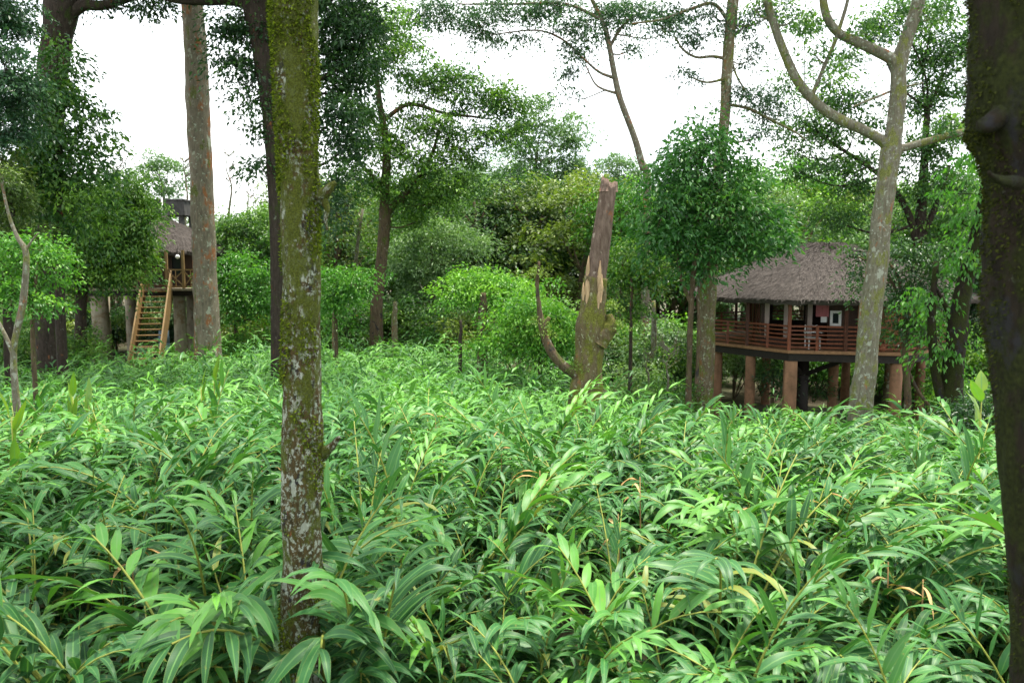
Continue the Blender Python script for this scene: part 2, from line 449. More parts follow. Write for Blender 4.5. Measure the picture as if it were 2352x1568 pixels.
cands.sort(key=lambda c: c[1])
cands = [c for c in cands if not (c[1] < 13 and mnoise.noise(Vector((c[0] * 0.7, c[1] * 0.7, 3.0))) > (0.18 if c[1] < 9 else 0.27))]
near = cands[:295]; far = cands[295:]
for i, (x, y) in enumerate(near):
    e = link('cardamom_plant', None, None, (x, y, gz(x, y)))
    s = rng.uniform(0.78, 1.22) if y > 5.5 else rng.uniform(0.75, 0.98); e.scale = (s, s, s * (rng.uniform(0.92, 1.08)))
    e.rotation_euler = (rng.normal(0, 0.04), rng.normal(0, 0.04), rng.uniform(-1.0, 1.0) + (math.pi if rng.random() < 0.25 else 0))
    tag(e, 'leafy green cardamom clump with arching canes in the dense foreground field', 'plant', 'cardamom plants filling the field')
    a, b = near_protos[rng.integers(0, 10)]
    link('foliage', a, e); link('stem', b, e)
# the rest of the field: one object
fars = [cardamom(300 + i, nst=8, seg=3, lean=(0.2, -0.1), nl=13, leafscale=1.12)[0] for i in range(8)]
Vs, Fs, Us, Ts, off = [], [], [], [], 0
for (x, y) in far:
    V, Fq, UV, T = fars[rng.integers(0, 8)]
    a = rng.uniform(-1.2, 1.2) + (math.pi if rng.random() < 0.25 else 0); s = rng.uniform(0.75, 1.22)
    ca, sa = math.cos(a) * s, math.sin(a) * s
    W_ = np.stack([V[:, 0] * ca - V[:, 1] * sa + x, V[:, 0] * sa + V[:, 1] * ca + y, V[:, 2] * s + gz(x, y)], 1)
    Vs.append(W_); Fs.append(Fq + off); Us.append(UV); Ts.append(np.where(T > 0.98, T, np.clip(T + rng.uniform(-0.15, 0.25), 0, 0.96))); off += len(V)
o = link('cardamom_field', mesh_np('cardamom_field', np.vstack(Vs), np.vstack(Fs), M['cardamom'], np.concatenate(Ts), np.vstack(Us)))
tag(o, 'far part of the dense green cardamom field reaching back to the treehouses', 'field', None, 'stuff')

# ------------------------------------------------------------------ trees
def pxm(Y): return Y / F

DENS = 15.0
LPC = 2.6
def crown_mesh(blobs, leaf, dens, mat, seed, origin, hubs, flat=0.75, cr=None, lpc=30, bark=None, limbs=(), name='crown', twigs=True, shell=0.5, drooping=0.35):
    """blobs: list of (center(3), radii(3)); returns crown mesh and twig geometry"""
    rng = np.random.default_rng(seed)
    cr = cr or leaf * 4.4
    Cs, Ds, Ns, Ls, Ws, Ts = [], [], [], [], [], []
    tw = []
    for bi, (c, r) in enumerate(blobs):
        c = np.asarray(c, float); r = np.asarray(r, float)
        k = max(6, int(dens * DENS * r[0] * r[2] / (cr * cr)))
        u = nrm(rng.normal(0, 1, (k, 3)))
        rad = rng.random(k) ** shell
        # lumpy outline
        lump = np.array([0.85 + 0.75 * mnoise.noise(Vector(q * 1.7) + Vector((seed * 1.3 + bi, 0, 0))) for q in u])
        rad = rad * (1 + np.abs(rng.normal(0, 0.17, k)))
        sub = c + u * r * (rad * lump)[:, None]
        for q in range(0, k, 2 if twigs else 10 ** 6):
            h = hubs[bi] if hubs is not None else c
            mid = (h + sub[q]) / 2 + rng.normal(0, 0.08, 3) * np.linalg.norm(sub[q] - h) * 1.0
            P = catmull([h, mid, sub[q]], 3)
            tw.append(tube(P, np.linspace(0.011 + 0.005 * np.linalg.norm(sub[q] - h), 0.006, len(P)), 3, cap=False))
        nl = rng.poisson(lpc * LPC, k)
        ct = rng.uniform(0, 0.5, k) + 0.2 * (u[:, 2] * rad > 0.35)  # upper sprays tinted lighter, light from above put into the colour
        idx = np.repeat(np.arange(k), nl); n = len(idx)
        # each spray is a shallow dome of leaves, open underneath
        az = rng.uniform(0, 2 * np.pi, n); rr_ = np.sqrt(rng.random(n)); csz = rng.uniform(0.45, 1.5, k)[idx] * cr
        tl = rng.normal(0, 0.25, (k, 2))[idx]
        gx = np.cos(az) * rr_; gy = np.sin(az) * rr_
        g = np.stack([gx, gy, flat * 0.75 * (0.45 - rr_ ** 2) + gx * tl[:, 0] + gy * tl[:, 1] + rng.normal(0, 0.14, n)], 1) * csz[:, None]
        P = sub[idx] + g
        d = nrm(g + rng.normal(0, 0.5, (n, 3)) * cr + np.array([0, 0, -drooping]) * cr)
        up = nrm(np.array([0, 0, 1.0]) + rng.normal(0, 0.55, (n, 3)))
        Cs.append(P); Ds.append(d); Ns.append(up)
        l = leaf * rng.uniform(0.65, 1.25, n); Ls.append(l); Ws.append(l * rng.uniform(0.38, 0.55, n))
        Ts.append(np.clip(ct[idx] + rng.uniform(0, 0.4, n), 0, 0.95))
    C, D, Nn, L, W, T = [np.concatenate(a) for a in (Cs, Ds, Ns, Ls, Ws, Ts)]
    V, Tr = small_leaves(C, D, Nn, L, W)
    V = V - np.asarray(origin)
    tw = list(limbs) + tw
    if tw:
        tV, tQ = merge(tw)
        return crown_np(name, V, Tr, np.repeat(T, 4), mat, tV - np.asarray(origin), tQ, B[bark or 'brown'])
    return crown_np(name, V, Tr, np.repeat(T, 4), mat, None, None, None)

def tree(name, label, cat, Y, trunk, blobs=(), leaf=0.13, dens=1.0, mat='mid', bark='brown', branches=(), group=None, seed=1,
         rough=0.12, sides=12, lpc=30, shell=0.5, depth=1.0, dy=0.6, auto=True, sub=4, flat=0.75, droop=0.35, extra=None, flare=1.25, crs=4.4):
    rng = np.random.default_rng(seed * 17 + 3)
    s = pxm(Y)
    P = [np.array(at(p[0], p[1], Y + (p[3] if len(p) > 3 else 0))) for p in trunk]; rad = [p[2] * s / 2 for p in trunk]
    g = gz(P[0][0], P[0][1])
    if P[0][2] > g + 0.3:
        P.insert(0, np.array([P[0][0], P[0][1], g - 0.2])); rad.insert(0, rad[0] * flare)
    origin = np.array([P[0][0], P[0][1], g])
    e = link(name, None, None, tuple(origin)); tag(e, label, cat, group)
    C = catmull(np.column_stack([np.array(P), rad]), max(sub, 3))
    pts = C[:, :3]; rr = np.maximum(C[:, 3], 0.01)
    # finer rings on long segments
    V, Fq = tube(pts - origin, rr, sides, rough, seed=seed * 3.7, fscale=1.2)
    link('trunk', mesh_np('trunk', V, Fq, B[bark]), e)
    allb = []
    for bpath in branches:
        bp = catmull(np.array([[*at(q[0], q[1], Y + (q[3] if len(q) > 3 else 0)), q[2] * s / 2] for q in bpath]), 5)
        V, Fq = tube(bp[:, :3] - origin, np.maximum(bp[:, 3], 0.008), 8, rough, seed=seed * 1.7 + len(allb), fscale=1.5)
        link('branch', mesh_np('branch', V, Fq, B[bark]), e); allb.append(bp)
    if blobs:
        bl = []; hubs = []
        for q in blobs:
            off = q[4] if len(q) > 4 else rng.uniform(-dy, dy)
            c = np.array(at(q[0], q[1], Y + off)); r = np.array([q[2] * s, (q[2] + q[3]) / 2 * s * depth, q[3] * s]) * 1.25
            bl.append((c, r)); 
        tws = []
        cand = np.vstack([pts] + [b[:, :3] for b in allb]); crad = np.concatenate([rr] + [b[:, 3] for b in allb])
        for c, r in bl:
            hub = c - np.array([0, 0, r[2] * 0.25]); hubs.append(hub)
            if auto:
                dd = np.linalg.norm(cand - hub, axis=1) + np.where(cand[:, 2] > hub[2] - 0.1, 2.5 * np.abs(cand[:, 2] - hub[2]), 0)
                j = int(np.argmin(dd)); a = cand[j]; L = np.linalg.norm(hub - a)
                if L > 0.3:
                    mid = a * 0.5 + hub * 0.5 + np.array([rng.normal(0, 0.07), rng.normal(0, 0.07), -0.12]) * L
                    bp = catmull([a, mid, hub], 4)
                    r0 = min(crad[j] * 0.55, 0.03 + 0.022 * L); 
                    tws.append(tube(bp, np.linspace(r0, max(0.012, r0 * 0.35), len(bp)), 6, cap=False))
        me = crown_mesh(bl, leaf, dens, M[mat], seed, origin, hubs, flat, leaf * crs, lpc, bark, tws, shell=shell, drooping=droop)
        link('crown', me, e)
    return e

# ---- near mossy trunk
def big_trunk(name, label, Y, pts, bark, seed, sides=40, rough=0.10, branches=(), moss=None):
    s = pxm(Y)
    P = [np.array([*at(p[0], p[1], Y), p[2] * s / 2]) for p in pts]
    g = gz(P[0][0], P[0][1])
    b0 = P[0].copy(); b0[2] = g - 0.15; b0[3] *= 1.3; P.insert(0, b0)
    origin = np.array([b0[0], b0[1], g])
    e = link(name, None, None, tuple(origin)); tag(e, label, 'tree')
    C = catmull(P, 14)
    V, Fq = tube(C[:, :3] - origin, C[:, 3], sides, rough, seed=seed, fscale=2.2)
    t = link('trunk', mesh_np('trunk', V, Fq, B[bark]), e)
    rng = np.random.default_rng(int(seed * 10))
    for br in branches:
        bp = catmull(np.array([[*at(q[0], q[1], Y + q[3]), q[2] * s / 2] for q in br]), 8)
        V2, F2 = tube(bp[:, :3] - origin, bp[:, 3], 10, 0.25, seed=seed + 3, fscale=9)
        link('branch', mesh_np('branch', V2, F2, B[bark]), e)
    if moss:
        n, zlo, zhi, L, mat = moss
        rows = len(C)
        Vt = V[:rows * sides].reshape(rows, sides, 3)
        i = rng.integers(0, rows - 1, n * 3); fr = rng.random(n * 3); j = rng.integers(0, sides, n * 3)
        fj = rng.random(n * 3)[:, None]; f3 = fr[:, None]; j2 = (j + 1) % sides
        Pp = (Vt[i, j] * (1 - fj) + Vt[i, j2] * fj) * (1 - f3) + (Vt[i + 1, j] * (1 - fj) + Vt[i + 1, j2] * fj) * f3
        ctr = (C[i, :3] * (1 - f3) + C[i + 1, :3] * f3) - origin
        prob = sstep(zlo, zhi, Pp[:, 2]) 
        ns = np.array([mnoise.noise(Vector((q[0] * 5, q[1] * 5, q[2] * 1.6))) for q in Pp])
        keep = (ns * 2.4 + prob * 0.8 > rng.uniform(0.35, 0.75, n * 3))
        Pp, ctr = Pp[keep][:n], ctr[keep][:n]
        D = nrm(nrm(Pp - ctr) * 0.8 + np.array([0, 0, -0.5]) + rng.normal(0, 0.5, Pp.shape))
        l = L * rng.uniform(0.4, 1.3, len(Pp))
        Vm, Fm = small_leaves(Pp, D, nrm(rng.normal(0, 1, Pp.shape)), l, l * 0.5)
        link('moss', mesh_np('moss', Vm, Fm, M[mat], np.repeat(rng.uniform(0, 0.95, len(Pp)), 4), smooth=False), e)
    return e, C, origin

M['moss'] = leaf_mat('moss_tufts', (0.015, 0.022, 0.004), (0.065, 0.10, 0.008), (0.19, 0.25, 0.018), 0.8, 0.15, 0.1)
M['mossdark'] = leaf_mat('shaded_moss_tufts', (0.010, 0.013, 0.004), (0.025, 0.032, 0.006), (0.05, 0.06, 0.010), 0.8, 0.1, 0.1)  # moss colour darkened to stand in for the trunk's shade
mt, C, org = big_trunk('mossy_tree', 'nearest straight trunk left of centre, brown with bright green moss and white lichen', 6.0,
          [(690, 1500, 93), (692, 1250, 92), (694, 1000, 93), (692, 800, 86), (690, 600, 86), (688, 450, 88), (682, 300, 90), (677, 130, 98), (673, 0, 106), (669, -200, 110), (650, -700, 100), (640, -1300, 70)],
          'mossy', 2.3, rough=0.15,
          branches=[[(735, 1045, 34, 0), (752, 1032, 22, -0.05), (768, 1018, 14, -0.08), (779, 1003, 8, -0.1)],
                    [(730, 455, 40, 0), (748, 440, 26, -0.04), (760, 428, 18, -0.06), (771, 418, 10, -0.06)],
                    [(742, 460, 20, -0.03), (752, 480, 12, -0.04), (748, 505, 8, -0.04), (752, 530, 4, -0.04)]],
          moss=(15000, 2.6, 8.0, 0.026, 'moss'))
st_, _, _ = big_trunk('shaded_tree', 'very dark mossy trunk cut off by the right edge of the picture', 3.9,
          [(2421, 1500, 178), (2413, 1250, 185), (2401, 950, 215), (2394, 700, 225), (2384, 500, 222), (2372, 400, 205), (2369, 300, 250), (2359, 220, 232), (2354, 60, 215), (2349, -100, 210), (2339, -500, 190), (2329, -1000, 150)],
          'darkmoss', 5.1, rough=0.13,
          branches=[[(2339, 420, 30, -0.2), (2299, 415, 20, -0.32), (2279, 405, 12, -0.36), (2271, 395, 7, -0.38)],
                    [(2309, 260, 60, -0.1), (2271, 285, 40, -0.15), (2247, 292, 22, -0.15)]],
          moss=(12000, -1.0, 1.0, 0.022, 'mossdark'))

# unseen crowns of the two near trees, widened and placed to shade the foreground
def shade_crown(e, centre, rads, leaf, mat, seed, barkk, n=5):
    rng = np.random.default_rng(seed); origin = np.array(e.location)
    bl = []
    for i in range(n):
        c = np.array(centre) + rng.uniform(-1, 1, 3) * np.array(rads) * 0.55
        bl.append((c, np.array(rads) * rng.uniform(0.45, 0.65)))
    hubs = [b[0] for b in bl]
    tw = []
    for b in bl:
        tw.append(tube(catmull([centre - np.array([0, 0, rads[2] * 1.6]), (np.array(centre) + b[0]) / 2, b[0]], 4), np.linspace(0.09, 0.03, 9), 6, cap=False))
    link('crown', crown_mesh(bl, leaf, 0.42, M[mat], seed, origin, hubs, 0.75, None, 16, barkk, tw), e)
shade_crown(mt, np.array([-3.0, 8.2, 12.6]), (5.6, 5.6, 1.5), 0.24, 'dark', 71, 'mossy', 9)
shade_crown(st_, np.array([4.6, 3.2, 13.0]), (3.4, 3.4, 1.4), 0.24, 'dark', 72, 'darkmoss', 7)

# ---- the tall trees, left to right
tree('edge_tree', 'bluish green tree whose leaves hang into the top left corner', 'tree', 24,
     [(-75, 700, 40), (-80, 300, 34), (-70, 0, 28), (-60, -150, 20)],
     [(0, 40, 60, 70), (15, 150, 45, 60), (5, 230, 75, 55), (45, 200, 30, 35), (-50, -60, 120, 70), (30, 290, 55, 40)], 0.15, 0.9, 'bluedark', 'dark', seed=11)
tree('forest_giant', 'big dark trunk behind the leafy conical tree at the left, forking at the top', 'tree', 31,
     [(112, 720, 58), (118, 520, 55), (112, 350, 56), (118, 200, 62), (132, 80, 62), (143, 0, 72), (148, -150, 60), (130, -350, 40)],
     [(300, 12, 60, 16, 0), (355, 8, 40, 18, 0), (250, -30, 90, 30, 0), (120, -330, 300, 130), (330, -320, 200, 120), (-80, -250, 170, 120), (105, 85, 16, 26, 0)], 0.19, 0.55, 'dark', 'dark',
     branches=[[(140, 62, 34), (165, 30, 30), (195, 12, 26), (240, 12, 22), (320, -10, 16), (420, -30, 10)], [(135, 0, 30), (90, -80, 24), (20, -180, 16)]], seed=12, rough=0.08, lpc=22)
tree('conical_tree', 'leafy dark green tree with a narrow pointed top in front of the big left trunk', 'tree', 28,
     [(140, 760, 22), (138, 600, 18), (136, 400, 14), (132, 200, 8), (130, 130, 4)],
     [(130, 128, 22, 30, 0), (132, 190, 42, 36, 0), (165, 235, 46, 28), (110, 235, 45, 30), (185, 290, 52, 32), (110, 300, 60, 36), (150, 350, 75, 36), (75, 350, 45, 40), (190, 390, 50, 34), (110, 430, 95, 50), (60, 480, 70, 60), (160, 500, 70, 50), (60, 400, 50, 45)],
     0.21, 0.8, 'mid', 'dark', seed=13, droop=0.5)
tree('low_left_tree', 'low dense dark tree at the left edge below the conical tree', 'tree', 25,
     [(20, 780, 22), (22, 600, 16), (30, 480, 8)], [(15, 450, 55, 60), (25, 550, 65, 50), (5, 380, 40, 40), (0, 640, 50, 50)], 0.14, 0.8, 'olive', 'dark', seed=14)
tree('blossom_tree', 'broad leafy tree hiding the left part of the thatched hut with the stairs', 'tree', 36.5,
     [(185, 780, 26), (190, 650, 22), (205, 560, 16), (240, 470, 8)],
     [(270, 440, 60, 36), (310, 470, 48, 36), (230, 480, 60, 44), (308, 515, 34, 30), (300, 550, 34, 30), (285, 612, 36, 30), (260, 530, 80, 50), (190, 540, 60, 50), (280, 575, 50, 40), (230, 610, 80, 44), (170, 620, 50, 50), (280, 640, 45, 22), (160, 480, 50, 50)],
     0.19, 1.0, 'mid', 'dark', seed=15, droop=0.6)
# pale sapling
tree('crooked_sapling', 'thin pale crooked sapling stem at the left edge of the field', 'tree', 14,
     [(44, 985, 17), (36, 900, 15), (32, 800, 14), (52, 700, 15), (60, 620, 14), (58, 575, 13), (40, 545, 9), (22, 500, 7), (8, 440, 6), (-2, 380, 5), (-8, 300, 4)],
     [(5, 400, 10, 16, 0)], 0.07, 0.6, 'olive', 'pale', branches=[[(56, 580, 8), (72, 555, 5), (88, 535, 3)], [(30, 810, 12), (12, 770, 9), (-8, 730, 7)]], seed=16, flare=1.05)
tree('young_tree', 'small bright green young tree at the left edge with feathery leaf tiers', 'tree', 20,
     [(75, 780, 10), (80, 680, 8), (85, 600, 5)],
     [(80, 565, 50, 24), (115, 600, 34, 24), (50, 610, 42, 26), (95, 650, 48, 28), (30, 665, 40, 28), (90, 700, 42, 24), (30, 560, 30, 22)], 0.12, 0.9, 'bright', 'brown', seed=17, flat=0.4)
tree('tall_tree', 'tall bare grey-brown trunk with orange stains right of the stairs hut', 'tree', 36,
     [(476, 765, 58), (473, 680, 54), (470, 600, 52), (465, 480, 51), (462, 380, 50), (457, 300, 52), (452, 180, 50), (447, 80, 47), (441, 0, 45), (432, -150, 42), (425, -420, 30)],
     [(430, -460, 260, 110), (560, -380, 180, 80), (300, -370, 160, 80)], 0.2, 0.5, 'dark', 'grey', seed=18, rough=0.09, sides=24, sub=8, lpc=22)
tree('umbrella_tree', 'distant pale flat-topped tree above the small dark tank', 'tree', 82,
     [(385, 520, 12), (378, 470, 9), (372, 430, 6)],
     [(350, 368, 34, 14), (385, 380, 38, 14), (325, 392, 26, 12), (410, 420, 26, 22), (380, 440, 24, 18), (345, 410, 30, 12)], 0.30, 0.7, 'pale', 'brown', seed=19, flat=0.4, droop=0.1)

def bare_tree(name, label, Y, px, py0, py1, seed, spread=26, w=7, nb=7):
    rng = np.random.default_rng(seed); s = pxm(Y)
    tr = [(px, py0, w)]; H = py0 - py1
    for k in range(1, 5): tr.append((px + rng.normal(0, 4), py0 - H * k / 4, w * (1 - k / 4.6)))
    br = []
    for k in range(nb):
        t = rng.uniform(0.3, 0.9); y0 = py0 - H * t; sg = rng.choice([-1, 1]); L = spread * rng.uniform(0.5, 1.1)
        x0 = px
        p = [(x0, y0, w * 0.5), (x0 + sg * L * 0.5, y0 - L * 0.4, w * 0.38), (x0 + sg * L * 0.75, y0 - L * 1.1, w * 0.26), (x0 + sg * L * rng.uniform(0.6, 1.1), y0 - L * 1.9, w * 0.15)]
        br.append(p)
        br.append([p[1], (p[1][0] + sg * L * 0.5, p[1][1] - L * 0.3, w * 0.2), (p[1][0] + sg * L * 0.7, p[1][1] - L * 0.8, w * 0.12)])
    return tree(name, label, 'tree', Y, tr, branches=br, bark='pale', seed=seed, sides=8, rough=0.1)
bare_tree('bare_tree', 'leafless thin tree against the sky just right of the tall bare trunk', 60, 526, 520, 335, 21, 18)
bare_tree('bare_tree', 'small leafless tree against the sky, right of the taller leafless one', 66, 575, 520, 395, 22, 14, 5)
bare_tree('bare_tree', 'leafless branching tree between the conical tree and the flat-topped tree', 62, 268, 480, 350, 23, 26, 6)
bare_tree('bare_tree', 'leafless twiggy tree just left of the tall bare trunk', 70, 425, 500, 325, 24, 22, 6)

bare_tree('dry_bush', 'brown leafless twiggy bush between the broken stump and the round dense crown', 30, 1535, 880, 790, 61, 26, 6, 12)
bare_tree('dry_bush', 'smaller grey leafless bush just left of the brown twiggy one', 31, 1490, 870, 800, 62, 18, 5, 9)
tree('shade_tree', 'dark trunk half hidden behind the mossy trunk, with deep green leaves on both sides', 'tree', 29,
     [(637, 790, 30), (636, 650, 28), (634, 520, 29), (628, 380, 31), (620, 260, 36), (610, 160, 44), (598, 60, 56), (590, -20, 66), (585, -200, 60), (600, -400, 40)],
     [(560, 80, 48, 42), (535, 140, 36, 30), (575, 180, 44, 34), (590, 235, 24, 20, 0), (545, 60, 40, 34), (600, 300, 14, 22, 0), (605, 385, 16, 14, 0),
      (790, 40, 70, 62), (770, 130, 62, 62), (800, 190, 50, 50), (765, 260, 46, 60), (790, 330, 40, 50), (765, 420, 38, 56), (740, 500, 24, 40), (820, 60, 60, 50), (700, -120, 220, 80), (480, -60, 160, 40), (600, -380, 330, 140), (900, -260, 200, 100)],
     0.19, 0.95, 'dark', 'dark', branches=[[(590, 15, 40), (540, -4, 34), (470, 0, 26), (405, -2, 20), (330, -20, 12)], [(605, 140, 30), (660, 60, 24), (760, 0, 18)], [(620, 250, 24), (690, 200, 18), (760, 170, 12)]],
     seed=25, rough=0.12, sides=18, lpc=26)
tree('forked_tree', 'large leafy tree with a forked mossy trunk right of the mossy near trunk', 'tree', 42,
     [(864, 725, 30), (870, 660, 26), (878, 580, 26), (884, 500, 27), (884, 440, 22), (888, 340, 18), (872, 240, 14), (862, 150, 10)],
     [(870, 60, 60, 46), (900, 130, 56, 42), (850, 160, 50, 40), (985, 175, 52, 36), (1050, 185, 50, 36), (1110, 230, 62, 42), (1175, 240, 42, 34), (1180, 305, 36, 30), (1120, 300, 40, 26), (1010, 300, 54, 34), (960, 260, 46, 30), (1060, 355, 46, 32), (985, 385, 64, 42),
      (920, 340, 46, 36), (850, 330, 48, 44), (830, 270, 44, 40), (930, 450, 48, 34), (1010, 450, 54, 38), (1065, 430, 40, 30), (850, 420, 42, 30), (800, 400, 34, 30), (960, 500, 40, 26)],
     0.21, 0.85, 'mid', 'brown', branches=[[(888, 490, 18), (915, 460, 16), (945, 430, 12), (985, 370, 9), (1010, 300, 6)], [(886, 440, 14), (850, 400, 10), (820, 370, 6)], [(876, 280, 12), (940, 240, 9), (1020, 260, 7), (1100, 270, 5)]], seed=26, lpc=26)
tree('leaning_tree', 'thin curved leaning trunk against the open sky at top centre', 'tree', 44,
     [(1486, 430, 17), (1478, 390, 16), (1462, 330, 15), (1440, 270, 14), (1422, 220, 14), (1410, 165, 13), (1400, 110, 12), (1388, 60, 10), (1360, 0, 9), (1330, -70, 8), (1280, -130, 5)],
     [(1390, 30, 50, 40), (1330, 50, 44, 34), (1285, 15, 60, 36), (1220, 40, 50, 30), (1160, 25, 50, 34), (1100, 50, 52, 34), (1040, 30, 54, 40), (970, 25, 54, 40), (1120, 90, 40, 22), (1320, 120, 24, 26), (1310, 165, 22, 24), (1295, 215, 14, 20), (1345, 90, 30, 24), (1440, 40, 44, 36), (1450, 110, 20, 18), (1500, 20, 44, 24), (1540, 60, 32, 24), (1200, 90, 30, 14)],
     0.19, 0.75, 'bluedark', 'grey', branches=[[(1412, 180, 8), (1375, 165, 6), (1335, 130, 5), (1290, 90, 5), (1230, 70, 4), (1130, 80, 3)], [(1418, 215, 7), (1385, 205, 5), (1365, 190, 4), (1345, 150, 3)], [(1400, 110, 8), (1430, 60, 6), (1480, 20, 4)], [(1380, 45, 8), (1300, 10, 6), (1180, 10, 5), (1050, 10, 3)]], seed=27, lpc=18)
tree('far_pale_tree', 'pale hazy tree rising in the middle distance below the leaning trunk', 'tree', 66,
     [(1215, 640, 14), (1222, 480, 10), (1235, 330, 6)],
     [(1235, 245, 24, 22), (1225, 290, 40, 30), (1285, 300, 44, 26), (1310, 330, 34, 24), (1200, 340, 34, 30), (1270, 360, 50, 26), (1230, 400, 60, 30), (1320, 390, 36, 24), (1170, 400, 40, 30)],
     0.30, 0.8, 'pale', 'grey', seed=28)
tree('far_spread_tree', 'wide mid-green tree behind the broken stump', 'tree', 58,
     [(1290, 640, 16), (1290, 520, 12), (1300, 440, 8)],
     [(1160, 470, 60, 36), (1230, 450, 50, 34), (1330, 440, 50, 30), (1280, 500, 60, 40), (1200, 540, 60, 40), (1340, 520, 50, 44), (1270, 580, 60, 40), (1170, 600, 60, 40), (1360, 600, 50, 50)], 0.26, 0.9, 'olive', 'grey', seed=29)
tree('under_tree', 'grey-green understorey tree between the forked trunk and the round bright bush', 'tree', 47,
     [(996, 780, 9), (995, 660, 8), (990, 560, 6)],
     [(950, 560, 48, 30), (1010, 540, 50, 34), (1070, 570, 44, 34), (930, 620, 46, 34), (1000, 620, 50, 34), (1060, 640, 40, 30), (940, 680, 40, 26)], 0.20, 0.75, 'pale', 'brown', seed=30)

# ---- broken stump
stump_col = B['brown']
def stump():
    Y = 22.0; s = pxm(Y)
    pts = [(1344, 915, 78), (1348, 860, 70), (1352, 810, 66), (1358, 750, 66), (1362, 700, 60), (1366, 650, 54), (1376, 590, 48), (1386, 520, 46), (1394, 460, 44), (1398, 424, 42)]
    P = np.array([[*at(p[0], p[1], Y), p[2] * s / 2] for p in pts]); g = gz(P[0][0], Y)
    b0 = P[0].copy(); b0[2] = g - 0.2; b0[3] *= 1.15; P = np.vstack([b0, P]); origin = np.array([b0[0], b0[1], g])
    e = link('broken_stump', None, None, tuple(origin)); tag(e, 'tall broken tree stump with splintered top and torn pale wood halfway, one side limb', 'tree stump')
    C = catmull(P, 8); k = int(len(C) * 0.60)
    sides = 28
    V, Fq = tube(C[:k + 3, :3] - origin, C[:k + 3, 3] * (1 + 0.0), sides, 0.16, seed=8.1, fscale=1.3)
    link('trunk', mesh_np('trunk', V, Fq, B['stump']), e)
    # bare inner wood: slimmer, ridged, ends in splinters
    Cc = C[k - 6:].copy(); Cc[:, 3] *= 0.9
    V, Fq = tube(Cc[:, :3] - origin, Cc[:, 3], sides, 0.22, seed=3.3, fscale=0.4)
    n = len(Cc); Vr = V[:n * sides].reshape(n, sides, 3)
    rg = np.random.default_rng(4)
    th = np.linspace(0, 2 * np.pi, sides, endpoint=False)
    jag = 0.14 * np.sin(th + 2.5) + rg.normal(0, 0.06, sides) + 0.05
    Vr[-1, :, 2] += jag; Vr[-2, :, 2] += jag * 0.4
    Vr *= 1.0
    link('heartwood', mesh_np('heartwood', V, Fq, B['heart']), e)
    # torn pale splinters
    mb = []
    for i in range(15):
        a = (rg.normal(math.pi * 1.2, 0.16) if i % 2 else rg.normal(math.pi * 1.62, 0.14)); c = C[k - 2 + rg.integers(-2, 5)]
        p0 = c[:3] - origin + np.array([math.cos(a), math.sin(a), 0]) * c[3] * 0.93 + np.array([0, 0, rg.uniform(-0.5, -0.1)])
        p1 = p0 + np.array([rg.normal(0.03, 0.03), -0.02, rg.uniform(0.35, 0.8)])
        mb.append(tube(np.array([p0, (p0 + p1) / 2 + [0, -0.02, 0], p1]), [0.03, 0.06, 0.008], 5))
    V, Fq = merge(mb); link('splinter', mesh_np('splinter', V, Fq, M['tornwood']), e)
    mb = []
    for i in range(7):
        a = th[rg.integers(0, sides)]; c = C[-1]
        p0 = c[:3] - origin + np.array([math.cos(a), math.sin(a), 0]) * c[3] * 0.7 - [0, 0, 0.2]
        mb.append(tube(np.array([p0, p0 + [0.01, 0, 0.15], p0 + [0.03, 0, rg.uniform(0.22, 0.36)]]), [0.09, 0.07, 0.04], 5))
    V, Fq = merge(mb); link('splinter', mesh_np('splinter', V, Fq, B['heart']), e)
    br = [[(1325, 862, 28), (1298, 842, 25), (1270, 812, 24), (1252, 778, 22), (1243, 742, 19), (1238, 700, 12), (1234, 655, 10), (1238, 600, 7)],
          [(1375, 790, 40), (1392, 765, 34), (1402, 742, 26), (1398, 722, 14)], [(1385, 760, 20), (1404, 745, 16), (1410, 735, 8)], [(1250, 745, 12), (1262, 728, 8)]]
    for j, b in enumerate(br):
        bp = catmull(np.array([[*at(q[0], q[1], Y - 0.15), q[2] * s / 2] for q in b]), 6)
        V, Fq = tube(bp[:, :3] - origin, bp[:, 3] * (0.85 if j == 0 else 1), 14, 0.5, seed=j + 1.5, fscale=3.5)
        link('branch', mesh_np('branch', V, Fq, B['brown'] if j == 0 else B['stump']), e)
    bl = []
    for (px, py, r) in [(1236, 622, 9), (1240, 735, 9), (1425, 745, 14), (1410, 700, 10), (1256, 760, 8), (1330, 838, 9)]:
        bl.append((np.array(at(px, py, Y - 0.2)), np.array([r * s] * 3)))
    for q in bl[:]: link('foliage', crown_mesh([q], 0.07, 0.35, M['yellowleaf2'], 5, origin, [q[0]], lpc=12, twigs=False, name='foliage'), e)
B['stump'] = bark_mat('stump_bark', (0.07, 0.052, 0.026), (0.15, 0.12, 0.065), 0.40, 0.55, 0.15, (0.36, 0.36, 0.25), 1.0, (0.12, 0.125, 0.022), 0.0, 0.8)
B['heart'] = bark_mat('weathered_wood', (0.07, 0.045, 0.033), (0.20, 0.145, 0.115), 0.15, 0.0, 0.12, (0.36, 0.30, 0.25), 0.9, bump=1.0)
M['tornwood'] = plain('torn_wood', (0.34, 0.235, 0.13), 0.7, 0.3, 12, (1, 1, 0.2))
M['yellowleaf2'] = leaf_mat('young_leaf', (0.07, 0.13, 0.02), (0.13, 0.20, 0.03), (0.22, 0.29, 0.05), 0.5, 0.3)
stump()

